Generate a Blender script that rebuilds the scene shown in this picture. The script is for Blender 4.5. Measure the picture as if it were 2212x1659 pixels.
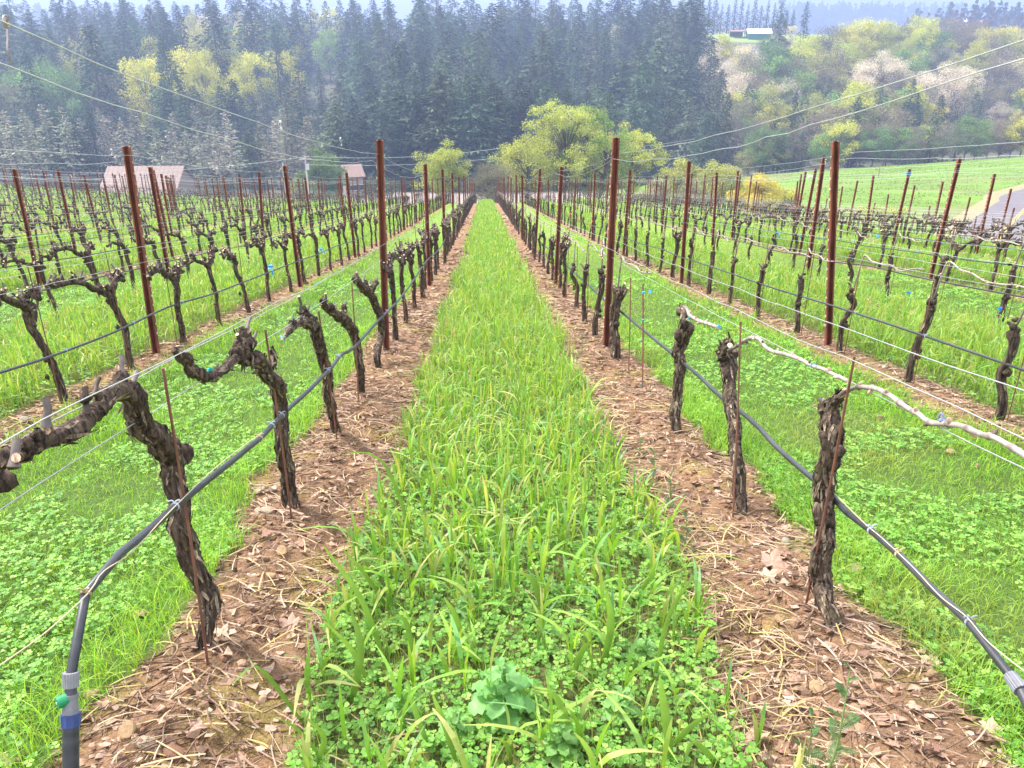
import bpy, math, random
import numpy as np
R = math.radians
scene = bpy.context.scene
for o in list(bpy.data.objects): bpy.data.objects.remove(o)
C = scene.collection

# ------------------------------------------------------------------ camera
EYE = 1.53; PITCH = R(24.3); YAW = R(1.88); FPX = 1790.0; CX, CY = 1106.0, 829.5
cam = bpy.data.cameras.new('camera'); cam_o = bpy.data.objects.new('camera', cam); C.objects.link(cam_o)
cam_o.location = (0, 0, EYE); cam_o.rotation_euler = (math.pi/2-PITCH, 0, -YAW)
cam.sensor_width = 36; cam.lens = 36*FPX/2212; cam.clip_start = 0.05; cam.clip_end = 30000
scene.camera = cam_o
# ------------------------------------------------------------------ sky, sun, exposure
SUN_EL, SUN_AZ = R(52), R(-60)       # azimuth measured from +Y towards +X
w = bpy.data.worlds.new('World'); scene.world = w; w.use_nodes = True
nt = w.node_tree; nt.nodes.clear()
sky = nt.nodes.new('ShaderNodeTexSky'); sky.sky_type = 'NISHITA'; sky.sun_disc = False
sky.sun_elevation = SUN_EL; sky.sun_rotation = SUN_AZ; sky.air_density = 1.0; sky.dust_density = 3.0; sky.ozone_density = 1.0
mx = nt.nodes.new('ShaderNodeMix'); mx.data_type = 'RGBA'; mx.inputs[0].default_value = 0.72
bgn = nt.nodes.new('ShaderNodeBackground'); bgn.inputs[1].default_value = 0.085
wo = nt.nodes.new('ShaderNodeOutputWorld')
tcw = nt.nodes.new('ShaderNodeTexCoord'); nzw = nt.nodes.new('ShaderNodeTexNoise'); nzw.inputs['Scale'].default_value = 2.2; nzw.inputs['Detail'].default_value = 6
crw = nt.nodes.new('ShaderNodeValToRGB'); crw.color_ramp.elements[0].position = .3; crw.color_ramp.elements[0].color = (8.2, 8.7, 9.8, 1)
crw.color_ramp.elements[1].position = .7; crw.color_ramp.elements[1].color = (13, 13, 13.2, 1)
nt.links.new(tcw.outputs['Generated'], nzw.inputs['Vector']); nt.links.new(nzw.outputs['Fac'], crw.inputs['Fac'])
nt.links.new(sky.outputs[0], mx.inputs[6]); nt.links.new(crw.outputs[0], mx.inputs[7])
nt.links.new(mx.outputs[2], bgn.inputs[0]); nt.links.new(bgn.outputs[0], wo.inputs[0])
sl = bpy.data.lights.new('sun', 'SUN'); sl.energy = 2.7; sl.angle = R(9); sl.color = (1, .95, .88)
so = bpy.data.objects.new('sun', sl); C.objects.link(so)
so.rotation_euler = (math.pi/2-SUN_EL, 0, math.pi-SUN_AZ)
scene.view_settings.view_transform = 'Standard'; scene.view_settings.look = 'None'
scene.view_settings.exposure = 1.68; scene.view_settings.gamma = 1.0
scene.render.engine = 'CYCLES'
scene.cycles.max_bounces = 6; scene.cycles.volume_bounces = 0; scene.cycles.transparent_max_bounces = 8

# ------------------------------------------------------------------ view helpers (pixels of the 2212x1659 photo -> points in the place)
F_ = np.array([math.sin(YAW)*math.cos(PITCH), math.cos(YAW)*math.cos(PITCH), -math.sin(PITCH)])
R_ = np.array([math.cos(YAW), -math.sin(YAW), 0.0]); U_ = np.cross(R_, F_); EP = np.array([0, 0, EYE])
def ray(u, v): return F_ + (u-CX)/FPX*R_ - (v-CY)/FPX*U_
def PX(u, v, X): d = ray(u, v); return EP + d*(X/d[0])
def PY(u, v, Y): d = ray(u, v); return EP + d*(Y/d[1])
def screen(P):
    q = np.asarray(P, float)-EP; D = q@F_; D = np.where(D < .05, .05, D)
    return CX+FPX*(q@R_)/D, CY-FPX*(q@U_)/D, D

# ------------------------------------------------------------------ noise
def hash2(i, j, s=0):
    h = (i.astype(np.int64)*374761393 + j.astype(np.int64)*668265263 + s*974634777) & 0x7fffffff
    h = ((h ^ (h >> 13))*1274126177) & 0x7fffffff
    return ((h ^ (h >> 16)) & 0xffff)/65535.0
def vnoise(x, y, s=0):
    x = np.asarray(x, float); y = np.asarray(y, float)
    i = np.floor(x); j = np.floor(y); f = x-i; g = y-j; f = f*f*(3-2*f); g = g*g*(3-2*g)
    a = hash2(i, j, s); b = hash2(i+1, j, s); c = hash2(i, j+1, s); d = hash2(i+1, j+1, s)
    return (a*(1-f)+b*f)*(1-g)+(c*(1-f)+d*f)*g
def fbm(x, y, s=0, o=4): return sum(vnoise(x*2**k, y*2**k, s+k)*.5**(k+1) for k in range(o))
def sstep(a, b, x): t = np.clip((x-a)/(b-a), 0, 1); return t*t*(3-2*t)

# ------------------------------------------------------------------ terrain
YP_C = [-50, 0, 20, 72, 80, 95, 110, 132, 150, 165, 185, 200, 250, 430, 600, 900, 1500, 3000, 5000]
ZP_C = [9.9, 0, -3.98, -13.7, -15.6, -19.9, -24.0, -28.0, -29.5, -31.6, -36, -38, -33.5, -15, -12, -30, -38, -50, -50]
YP_R = [-50, 30, 75, 110, 150, 172, 190, 230, 300, 372, 395, 450, 700, 1000, 1500, 3000, 5000]
ZP_R = [-2, -12.5, -17.6, -21.6, -25.9, -28.0, -34, -33.5, -24, -12.4, -8.3, -9.6, -32, -38, -38, -50, -50]
ROAD = []
def ground(x, y):
    x = np.asarray(x, float); y = np.asarray(y, float)
    base = np.interp(y, YP_C, ZP_C)
    ys = y[..., None]+np.linspace(-4, 4, 5) if True else y
    base = np.interp(ys, YP_C, ZP_C).mean(-1)
    vy = base + .0011*np.clip(-x-4, 0, 45)**2*sstep(160, 90, y)
    dx = np.clip(x-9.5, 0, None); drop = np.where(dx < 14, .012*dx**2, .012*14**2+.336*(dx-14))
    vy = vy - drop*sstep(150, 70, y)
    rt = np.interp(ys, YP_R, ZP_R).mean(-1)
    wr = np.where(y < 90, sstep(24, 36, x), 0)
    w2 = sstep(10+.10*np.clip(y-90, 0, 400), 45+.14*np.clip(y-90, 0, 400), x)
    wt = sstep(60, 110, y); wgt = np.clip(sstep(22, 36, x)*(1-wt)+w2*wt, 0, 1)
    z = vy*(1-wgt)+rt*wgt
    z = z + np.clip(.072*(x-79), -2.4, 2.6)*sstep(115, 165, y)*sstep(30, 46, x)*sstep(215, 185, y)
    far = sstep(900, 2500, y)
    z = z + (fbm(x/60, y/60, 5, 3)-.45)*3.0*sstep(90, 200, y)*(1-far)
    return z
def hit(u, v, h=0.0, dmin=1.0, dmax=3000, skip=0):
    d = ray(u, v); s = np.geomspace(dmin, dmax, 1500)
    P = EP+d*s[:, None]; dz = P[:, 2]-ground(P[:, 0], P[:, 1])-h
    k = np.where((dz[1:] <= 0) & (dz[:-1] > 0) & (P[1:, 1] > skip))[0]
    if len(k) == 0:
        return None
    k = k[0]; t = dz[k]/(dz[k]-dz[k+1]); return P[k]*(1-t)+P[k+1]*t
def gz(x, y): return float(ground(np.array(float(x)), np.array(float(y))))

# ------------------------------------------------------------------ rows of the vineyard
W = 2.1; XL1, XR1 = -.94, 1.155
def rowx(k): return XL1+W*(k+1) if k < 0 else XR1+W*(k-1)     # k = -1,-2.. left, 1,2.. right
def lane_of(x):            # (lane index, distance to nearest row). lane 0 = centre, tall lanes are even
    q = (np.asarray(x)-XL1)/2.098; n = np.floor(q); f = (q-n)*2.098
    return n.astype(int), np.minimum(f, 2.098-f)
ROWS = list(range(-21, 0))+list(range(1, 14))
EDGE_S, EDGE_T = .25, .43

# ------------------------------------------------------------------ mesh builder
class MB:
    def __init__(s): s.V = []; s.F = []; s.n = 0; s.C = []; s.M = []
    def add(s, V, F, col=(1, 1, 1), m=0):
        V = np.asarray(V, float).reshape(-1, 3); F = np.asarray(F, np.int64)
        if len(V) == 0: return
        s.V.append(V); s.F.append(F+s.n); s.n += len(V)
        c = np.asarray(col, float)
        if c.ndim == 1: c = np.tile(c, (len(V), 1))
        s.C.append(c); s.M.append(np.full(len(F), m, np.int32))
    def build(s, name, mats, parent=None, smooth=False, loc=None):
        me = s.mesh(name, mats, smooth); return link(name, me, parent, loc)
    def mesh(s, name, mats, smooth=False):
        if not isinstance(mats, (list, tuple)): mats = [mats]
        V = np.concatenate(s.V); me = bpy.data.meshes.new(name)
        me.vertices.add(len(V)); me.vertices.foreach_set('co', V.astype(np.float32).ravel())
        li = np.concatenate([f.ravel() for f in s.F]); cnt = np.concatenate([np.full(len(f), f.shape[1]) for f in s.F])
        me.loops.add(len(li)); me.loops.foreach_set('vertex_index', li.astype(np.int32))
        me.polygons.add(len(cnt)); st = np.concatenate([[0], np.cumsum(cnt)[:-1]])
        me.polygons.foreach_set('loop_start', st.astype(np.int32)); 
        me.polygons.foreach_set('material_index', np.concatenate(s.M))
        me.polygons.foreach_set('use_smooth', np.full(len(cnt), smooth))
        me.update(calc_edges=True)
        ca = me.color_attributes.new('Col', 'FLOAT_COLOR', 'POINT')
        cc = np.concatenate(s.C); ca.data.foreach_set('color', np.hstack([cc, np.ones((len(cc), 1))]).astype(np.float32).ravel())
        for m in mats: me.materials.append(m)
        return me
def link(name, me, parent=None, loc=None):
    o = bpy.data.objects.new(name, me); C.objects.link(o)
    if parent: o.parent = parent
    if loc is not None: o.location = loc
    return o
def tag(o, label=None, cat=None, group=None, kind=None):
    if label: o['label'] = label
    if cat: o['category'] = cat
    if group: o['group'] = group
    if kind: o['kind'] = kind
    return o
def empty(name, loc, rz=0): 
    o = bpy.data.objects.new(name, None); C.objects.link(o); o.location = loc; o.rotation_euler = (0, 0, rz); o.empty_display_size = .1
    return o
def copy_tree(root):
    r = root.copy(); C.objects.link(r)
    for ch in root.children:
        c = ch.copy(); C.objects.link(c); c.parent = r
        for g in ch.children:
            d = g.copy(); C.objects.link(d); d.parent = c
    return r
ORD = ['first','second','third','fourth','fifth','sixth','seventh','eighth','ninth','tenth','eleventh','twelfth','thirteenth','fourteenth','fifteenth','sixteenth','seventeenth','eighteenth','nineteenth','twentieth','twenty-first','twenty-second','twenty-third','twenty-fourth','twenty-fifth','twenty-sixth','twenty-seventh','twenty-eighth','twenty-ninth','thirtieth']
def ordn(i):
    if i < len(ORD): return ORD[i]
    tens = {3:'thirty', 4:'forty', 5:'fifty', 6:'sixty', 7:'seventy', 8:'eighty', 9:'ninety'}; n = i+1
    if n >= 100: return 'far'
    if n % 10 == 0: return {40:'fortieth', 50:'fiftieth', 60:'sixtieth', 70:'seventieth', 80:'eightieth', 90:'ninetieth'}[n]
    return tens[n//10]+'-'+ORD[n % 10-1]
def rowname(k): return ('%s row %s of lane' % (ordn(abs(k)-1), 'left' if k < 0 else 'right'))

# ------------------------------------------------------------------ curves to tubes
def smooth_path(P, n):
    P = np.asarray(P, float); m = len(P)
    if m == 2: t = np.linspace(0, 1, n)[:, None]; return P[0]*(1-t)+P[1]*t
    Q = np.vstack([2*P[0]-P[1], P, 2*P[-1]-P[-2]])
    L = np.r_[0, np.cumsum(np.linalg.norm(np.diff(P[:, :3], axis=0), axis=1))]; L /= L[-1]
    s = np.linspace(0, 1, n); k = np.clip(np.searchsorted(L, s, side='right')-1, 0, m-2)
    t = ((s-L[k])/np.maximum(L[k+1]-L[k], 1e-9))[:, None]
    p0, p1, p2, p3 = Q[k], Q[k+1], Q[k+2], Q[k+3]
    return .5*((2*p1)+(-p0+p2)*t+(2*p0-5*p1+4*p2-p3)*t**2+(-p0+3*p1-3*p2+p3)*t**3)
def tube(P, r, sides=8, cap=True, ridge=0.0, rng=None, nridge=5, lump=0.0):
    P = np.asarray(P, float); n = len(P); r = np.broadcast_to(np.asarray(r, float), (n,)).copy()
    T = np.gradient(P, axis=0); T /= np.linalg.norm(T, axis=1)[:, None]+1e-12
    a = np.array([0, 0, 1.0]) if abs(T[0][2]) < .9 else np.array([1.0, 0, 0])
    N = np.zeros_like(P); N[0] = a-T[0]*(a@T[0]); N[0] /= np.linalg.norm(N[0])
    for i in range(1, n):
        v = N[i-1]-T[i]*(N[i-1]@T[i]); N[i] = v/(np.linalg.norm(v)+1e-12)
    B = np.cross(T, N); th = np.arange(sides)*2*math.pi/sides
    rad = np.ones((n, sides))
    if ridge > 0:
        s = np.r_[0, np.cumsum(np.linalg.norm(np.diff(P, axis=0), axis=1))][:, None]
        for q in range(3):
            kk = [nridge, nridge+3, 2*nridge+1][q]; tw = rng.uniform(-6, 6); ph = rng.uniform(0, 6.28)
            rad += ridge/(1+q*.6)*np.sin(kk*th[None]+tw*s+ph+1.5*np.sin(s*rng.uniform(8, 20)+ph))
        rad += ridge*.8*rng.normal(size=(n, sides))*.5
    if lump > 0:
        s = np.r_[0, np.cumsum(np.linalg.norm(np.diff(P, axis=0), axis=1))][:, None]
        for q in range(4):
            f = rng.uniform(15, 60); rad += lump*.5*np.sin(f*s+rng.uniform(0, 6.28)+np.cos(th[None]+rng.uniform(0, 6.28))*1.5)
    rr = r[:, None]*np.clip(rad, .4, 2.2)
    V = P[:, None]+N[:, None]*(np.cos(th)[None, :, None]*rr[..., None])+B[:, None]*(np.sin(th)[None, :, None]*rr[..., None])
    V = V.reshape(-1, 3); i = np.arange(n-1)[:, None]*sides; j = np.arange(sides)[None]; j2 = (j+1) % sides
    F = np.stack([i+j, i+j2, i+sides+j2, i+sides+j], -1).reshape(-1, 4)
    return V, F
def add_tube(mb, P, r, sides=8, col=(1, 1, 1), m=0, cap=True, capcol=None, **k):
    V, F = tube(P, r, sides, **k); mb.add(V, F, col, m)
    if cap:
        for e in (0, -1):
            ring = V[:sides] if e == 0 else V[-sides:]
            c = ring.mean(0); VV = np.vstack([ring, c]); jj = np.arange(sides)
            FF = np.stack([jj, (jj+1) % sides, np.full(sides, sides)], 1)
            if e == 0: FF = FF[:, ::-1]
            mb.add(VV, FF, capcol if (capcol is not None and e == -1) else (col if np.ndim(col) == 1 else np.asarray(col)[0]), m)
def box(mb, c, s, col=(1, 1, 1), m=0, rot=None):
    x, y, z = np.array(s)/2; V = np.array([[-x,-y,-z],[x,-y,-z],[x,y,-z],[-x,y,-z],[-x,-y,z],[x,-y,z],[x,y,z],[-x,y,z]])
    if rot is not None: V = V@np.array(rot).T
    mb.add(V+np.array(c), [[0,3,2,1],[4,5,6,7],[0,1,5,4],[1,2,6,5],[2,3,7,6],[3,0,4,7]], col, m)

# ------------------------------------------------------------------ materials
def lk(nt, a, b): nt.links.new(a, b)
def mat_vc(name, rough=.85, nscale=30, namt=.35, stretch=(1, 1, 1), bump=0, bdist=.01, trans=0, metal=0, randobj=0, spec=.3, coat=0, tcol=None):
    m = bpy.data.materials.new(name); m.use_nodes = True; t = m.node_tree; t.nodes.clear(); N = t.nodes.new
    out = N('ShaderNodeOutputMaterial'); b = N('ShaderNodeBsdfPrincipled'); at = N('ShaderNodeAttribute'); at.attribute_name = 'Col'
    b.inputs['Roughness'].default_value = rough; b.inputs['Metallic'].default_value = metal; b.inputs['Specular IOR Level'].default_value = spec
    tc = N('ShaderNodeTexCoord'); mp = N('ShaderNodeMapping'); mp.inputs['Scale'].default_value = stretch
    nz = N('ShaderNodeTexNoise'); nz.inputs['Scale'].default_value = nscale; nz.inputs['Detail'].default_value = 5; nz.inputs['Roughness'].default_value = .65
    lk(t, tc.outputs['Object'], mp.inputs[0]); lk(t, mp.outputs[0], nz.inputs['Vector'])
    mr = N('ShaderNodeMapRange'); mr.inputs[1].default_value = .25; mr.inputs[2].default_value = .75; mr.inputs[3].default_value = 1-namt; mr.inputs[4].default_value = 1+namt
    lk(t, nz.outputs['Fac'], mr.inputs[0])
    mul = N('ShaderNodeVectorMath'); mul.operation = 'SCALE'; lk(t, at.outputs['Color'], mul.inputs[0]); lk(t, mr.outputs[0], mul.inputs['Scale'])
    colout = mul.outputs[0]
    if randobj:
        oi = N('ShaderNodeObjectInfo'); hs = N('ShaderNodeHueSaturation')
        m1 = N('ShaderNodeMapRange'); m1.inputs[3].default_value = .5-.03*randobj; m1.inputs[4].default_value = .5+.03*randobj; lk(t, oi.outputs['Random'], m1.inputs[0]); lk(t, m1.outputs[0], hs.inputs['Hue'])
        m2 = N('ShaderNodeMath'); m2.operation = 'MULTIPLY'; m2.inputs[1].default_value = 7.13; lk(t, oi.outputs['Random'], m2.inputs[0])
        m3 = N('ShaderNodeMath'); m3.operation = 'FRACT'; lk(t, m2.outputs[0], m3.inputs[0])
        m4 = N('ShaderNodeMapRange'); m4.inputs[3].default_value = 1-.3*randobj; m4.inputs[4].default_value = 1+.3*randobj; lk(t, m3.outputs[0], m4.inputs[0]); lk(t, m4.outputs[0], hs.inputs['Value'])
        lk(t, colout, hs.inputs['Color']); colout = hs.outputs[0]
    lk(t, colout, b.inputs['Base Color'])
    if bump:
        bp = N('ShaderNodeBump'); bp.inputs['Strength'].default_value = bump; bp.inputs['Distance'].default_value = bdist
        lk(t, nz.outputs['Fac'], bp.inputs['Height']); lk(t, bp.outputs[0], b.inputs['Normal'])
    if trans:
        tr = N('ShaderNodeBsdfTranslucent'); ms = N('ShaderNodeMixShader'); ms.inputs[0].default_value = trans
        vm = N('ShaderNodeVectorMath'); vm.operation = 'MULTIPLY'; vm.inputs[1].default_value = tcol or (1.25, 1.15, .55); lk(t, colout, vm.inputs[0])
        lk(t, vm.outputs[0], tr.inputs['Color']); lk(t, b.outputs[0], ms.inputs[1]); lk(t, tr.outputs[0], ms.inputs[2]); lk(t, ms.outputs[0], out.inputs[0])
    else: lk(t, b.outputs[0], out.inputs[0])
    return m
def mat_bark(name, sc=75, zs=.11):
    m = bpy.data.materials.new(name); m.use_nodes = True; t = m.node_tree; t.nodes.clear(); N = t.nodes.new
    out = N('ShaderNodeOutputMaterial'); b = N('ShaderNodeBsdfPrincipled'); b.inputs['Roughness'].default_value = .93; b.inputs['Specular IOR Level'].default_value = .2
    at = N('ShaderNodeAttribute'); at.attribute_name = 'Col'; tc = N('ShaderNodeTexCoord')
    def nz(scale, stretch, det=5):
        mp = N('ShaderNodeMapping'); mp.inputs['Scale'].default_value = stretch; n = N('ShaderNodeTexNoise'); n.inputs['Scale'].default_value = scale; n.inputs['Detail'].default_value = det; n.inputs['Roughness'].default_value = .7; n.inputs['Distortion'].default_value = .6
        lk(t, tc.outputs['Object'], mp.inputs[0]); lk(t, mp.outputs[0], n.inputs['Vector']); return n.outputs['Fac']
    def mr(s, a, b_, lo, hi):
        x = N('ShaderNodeMapRange'); x.inputs[1].default_value = a; x.inputs[2].default_value = b_; x.inputs[3].default_value = lo; x.inputs[4].default_value = hi; lk(t, s, x.inputs[0]); return x.outputs[0]
    f = nz(sc, (1, 1, zs)); g = nz(7, (1, 1, 1), 3); h = nz(16, (1, 1, .5), 4)
    mu = N('ShaderNodeMath'); mu.operation = 'MULTIPLY'; lk(t, mr(f, .38, .64, .25, 2.3), mu.inputs[0]); lk(t, mr(g, .3, .7, .75, 1.35), mu.inputs[1])  # fibre grain; contrast raised in colour to imitate near-black shadows and tan highlights
    s = N('ShaderNodeVectorMath'); s.operation = 'SCALE'; lk(t, at.outputs['Color'], s.inputs[0]); lk(t, mu.outputs[0], s.inputs['Scale'])
    mx_ = N('ShaderNodeMix'); mx_.data_type = 'RGBA'; lk(t, mr(h, .56, .70, 0, .42), mx_.inputs[0]); lk(t, s.outputs[0], mx_.inputs[6]); mx_.inputs[7].default_value = (.115, .105, .035, 1)
    lk(t, mx_.outputs[2], b.inputs['Base Color'])
    bp = N('ShaderNodeBump'); bp.inputs['Strength'].default_value = 1.0; bp.inputs['Distance'].default_value = .008; lk(t, f, bp.inputs['Height']); lk(t, bp.outputs[0], b.inputs['Normal']); lk(t, b.outputs[0], out.inputs[0]); return m
M = {}
M['bark'] = mat_bark('vine_bark')
M['barkfar'] = mat_vc('vine_bark_plain', .92, 25, .45, (1.4, 1.4, .4), .4, .006)
M['cane'] = mat_vc('cane_wood', .6, 60, .25, (1, 1, 1), .3, .002)
M['rust'] = mat_vc('rusted_steel', .62, 26, .55, (1.5, 1.5, .3), .25, .002, metal=.25, spec=.5)
M['wire'] = mat_vc('galvanised_wire', .35, 20, .15, metal=.75, spec=.6)
M['hose'] = mat_vc('polyethylene_hose', .42, 45, .35, (1, 1, 1), .15, .001, spec=.5)
M['plastic'] = mat_vc('moulded_plastic', .45, 60, .2, bump=.1, bdist=.001, spec=.5)
M['grass'] = mat_vc('grass_blade', .45, 9, .22, trans=.42, spec=.4)
M['leaf'] = mat_vc('small_leaf', .5, 25, .2, trans=.35, spec=.35)
M['dry'] = mat_vc('dry_litter', .85, 60, .3, bump=.3, bdist=.002, trans=.12, tcol=(1, .85, .6))
M['stone'] = mat_vc('stone', .9, 40, .35, bump=.7, bdist=.006)
M['moss'] = mat_vc('moss', .95, 120, .4, trans=.2)
M['tleaf'] = mat_vc('tree_leaf', .6, .7, .25, trans=.4, randobj=.5)
M['needle'] = mat_vc('conifer_needles', .75, .5, .3, trans=.18, randobj=1.25, tcol=(1, 1.1, .7))
M['wood'] = mat_vc('tree_bark', .9, 3, .35, (1, 1, .3), .5, .05)
M['paint'] = mat_vc('painted_surface', .6, 2, .12, bump=.1, bdist=.01)
M['tape'] = mat_vc('flagging_tape', .4, 30, .1, trans=.25, tcol=(1, 1, 1))
M['asphalt'] = mat_vc('asphalt', .85, 3, .12, bump=.2, bdist=.01)

# ground material: soil strips under the rows, green lanes, pasture and forest floor
def ground_mat():
    m = bpy.data.materials.new('vineyard_soil'); m.use_nodes = True; t = m.node_tree; t.nodes.clear(); N = t.nodes.new
    out = N('ShaderNodeOutputMaterial'); b = N('ShaderNodeBsdfPrincipled'); b.inputs['Roughness'].default_value = .95; b.inputs['Specular IOR Level'].default_value = .15
    at = N('ShaderNodeAttribute'); at.attribute_name = 'Col'
    tc = N('ShaderNodeTexCoord')
    def noise(sc, det=6, r=.65):
        n = N('ShaderNodeTexNoise'); n.inputs['Scale'].default_value = sc; n.inputs['Detail'].default_value = det; n.inputs['Roughness'].default_value = r; lk(t, tc.outputs['Object'], n.inputs['Vector']); return n
    a, c, e = noise(14), noise(90, 4), noise(2.2, 5)
    def mr(src, lo, hi, a0=.3, a1=.7):
        x = N('ShaderNodeMapRange'); x.inputs[1].default_value = a0; x.inputs[2].default_value = a1; x.inputs[3].default_value = lo; x.inputs[4].default_value = hi; lk(t, src, x.inputs[0]); return x.outputs[0]
    f1 = mr(a.outputs['Fac'], .62, 1.35); f2 = mr(c.outputs['Fac'], .6, 1.45); f3 = mr(e.outputs['Fac'], .8, 1.2)
    p = N('ShaderNodeMath'); p.operation = 'MULTIPLY'; lk(t, f1, p.inputs[0]); lk(t, f2, p.inputs[1])
    q = N('ShaderNodeMath'); q.operation = 'MULTIPLY'; lk(t, p.outputs[0], q.inputs[0]); lk(t, f3, q.inputs[1])
    s = N('ShaderNodeVectorMath'); s.operation = 'SCALE'; lk(t, at.outputs['Color'], s.inputs[0]); lk(t, q.outputs[0], s.inputs['Scale'])
    lk(t, s.outputs[0], b.inputs['Base Color'])
    bp = N('ShaderNodeBump'); bp.inputs['Strength'].default_value = .8; bp.inputs['Distance'].default_value = .012; lk(t, q.outputs[0], bp.inputs['Height']); lk(t, bp.outputs[0], b.inputs['Normal'])
    lk(t, b.outputs[0], out.inputs[0]); return m
M['ground'] = ground_mat()

# ------------------------------------------------------------------ ground sheet
def axis(parts):
    o = []
    for a, b_, st in parts: o.append(np.arange(a, b_, st))
    return np.concatenate(o)
def strip_edge(x, y):       # >0 inside the soil strip
    n, d = lane_of(x); tall = (n % 2 == 0); e = np.where(tall, EDGE_T, EDGE_S)
    far = sstep(1.9, 3.2, np.abs(np.asarray(x)-.1)); e = e*(1-.55*far*sstep(1, 2, np.abs(np.asarray(x)-.1)/2.1))
    e = e + (fbm(x*2.3, y*2.3, 3, 3)-.45)*.35
    return e-d
xs = np.r_[-np.geomspace(60, 6000, 60)[::-1], axis([(-59, -12, .7), (-12, -3.2, .12), (-3.2, 3.4, .028), (3.4, 12, .12), (12, 60, .7)]), np.geomspace(60, 6000, 60)]
ys = np.r_[-np.geomspace(2, 200, 14)[::-1], axis([(-1.9, .6, .15), (.6, 5.2, .028), (5.2, 12, .09), (12, 90, .5), (90, 460, 2.2)]), np.geomspace(462, 9000, 50)]
X, Y = np.meshgrid(xs, ys); Z = ground(X, Y)
inv = sstep(85, 78, Y)*sstep(29, 27.5, X)*sstep(-60, -55, X)
near = sstep(14, 5, np.hypot(X, Y))
se = strip_edge(X, Y); soil = sstep(-.05, .06, se)
rowcen = sstep(.3, .0, lane_of(X)[1])
Z = Z + inv*near*(rowcen*.045 + soil*((fbm(X*9, Y*9, 11, 4)-.45)*.07 + (fbm(X*34, Y*34, 17, 2)-.36)*.026) + (1-soil)*(fbm(X*5, Y*5, 7, 3)-.45)*.05)
sc = np.array([.25, .148, .084]); lanec = np.array([.11, .12, .04]); past = np.array([.14, .23, .03]); flo = np.array([.10, .10, .06]); farf = np.array([.25, .30, .16]); short = np.array([.085, .14, .028])
n_, d_ = lane_of(X)
lc = np.where((n_ % 2 == 0)[..., None], lanec, short)
tint = (1+.25*(fbm(X*1.7, Y*1.7, 23, 3)-.45))[..., None]
mossm = (sstep(.56, .68, fbm(X*3.1, Y*3.1, 41, 4))*soil)[..., None]
vcol = (sc*soil[..., None]*(1-mossm*.6)+np.array([.30, .24, .07])*mossm*.6 + lc*(1-soil[..., None]))*tint
fg = sstep(10, 28, Y)[..., None]                       # far lanes: sward closes over
vcol = vcol*(1-fg*(1-soil[..., None])) + np.array([.19, .27, .05])*fg*(1-soil[..., None])
pm = sstep(176, 170, Y)*sstep(14, 24, X)
out = flo*(1-pm[..., None]) + past*pm[..., None]*(1+.5*(fbm(X/9, Y/4, 31, 4)-.45))[..., None]
patch = sstep(.5, .66, fbm(X/14, Y/7, 37, 4))[..., None]*pm[..., None]
out = out*(1-patch*.5)+np.array([.22, .19, .08])*patch*.5
mead = (sstep(95, 105, X)*sstep(165, 150, X)*sstep(376, 382, Y)*sstep(430, 415, Y))[..., None]
out = out*(1-mead)+np.array([.24, .34, .08])*mead
ds = (sstep(132, 136, Y)*sstep(168, 165, Y)*sstep(26, 16, X)*sstep(-30, -20, X))[..., None]
out = out*(1-ds)+np.array([.30, .25, .21])*ds
ff = sstep(500, 560, Y)[..., None]; pat = (fbm(X/160, Y/260, 51, 3))[..., None]
out = out*(1-ff)+(farf*(1-sstep(.4, .6, pat))+np.array([.34, .33, .22])*sstep(.4, .6, pat))*ff
col = vcol*inv[..., None]+out*(1-inv[..., None])
ny, nx = X.shape; I = (np.arange(ny-1)[:, None]*nx+np.arange(nx-1)[None])
mb = MB(); mb.add(np.stack([X, Y, Z], -1).reshape(-1, 3), np.stack([I, I+1, I+nx+1, I+nx], -1).reshape(-1, 4), col.reshape(-1, 3))
tag(mb.build('ground', M['ground'], smooth=True), kind='structure')
def gdetail(x, y):          # height of the fine ground near the camera
    x = np.asarray(x, float); y = np.asarray(y, float); z = ground(x, y)
    nr = sstep(14, 5, np.hypot(x, y)); s = sstep(-.05, .06, strip_edge(x, y)); rc = sstep(.3, 0, lane_of(x)[1])
    return z+nr*(rc*.045+s*((fbm(x*9, y*9, 11, 4)-.45)*.07)+(1-s)*(fbm(x*5, y*5, 7, 3)-.45)*.05)

# distant mountains (far ridge lines)
def ridge(name, y0, x0, x1, base, hfun, col, n=160, depth=900):
    x = np.linspace(x0, x1, n); h = hfun(x); mb = MB()
    rows = [(0, 0.0), (.35, .55), (.7, .9), (1.0, 1.0), (1.6, .6), (2.2, 0)]
    G = np.array([[(xx, y0+d*depth, base+hh*k+(0 if k in (0,) else 0)) for xx, hh in zip(x, h)] for d, k in rows])
    V = G.reshape(-1, 3); i = (np.arange(len(rows)-1)[:, None]*n+np.arange(n-1)[None]); F = np.stack([i, i+1, i+n+1, i+n], -1).reshape(-1, 4)
    mb.add(V, F, col); return tag(mb.build(name, M['ground'], smooth=True), kind='structure')
ridge('hills', 3200, -3000, 3600, -55, lambda x: 62+30*fbm(x/500, x*0, 3, 4), (.10, .14, .09))
ridge('mountains', 6200, -6500, 7500, -60, lambda x: 70+110*fbm(x/1500, x*0, 9, 4), (.12, .15, .12), depth=1500)

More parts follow.
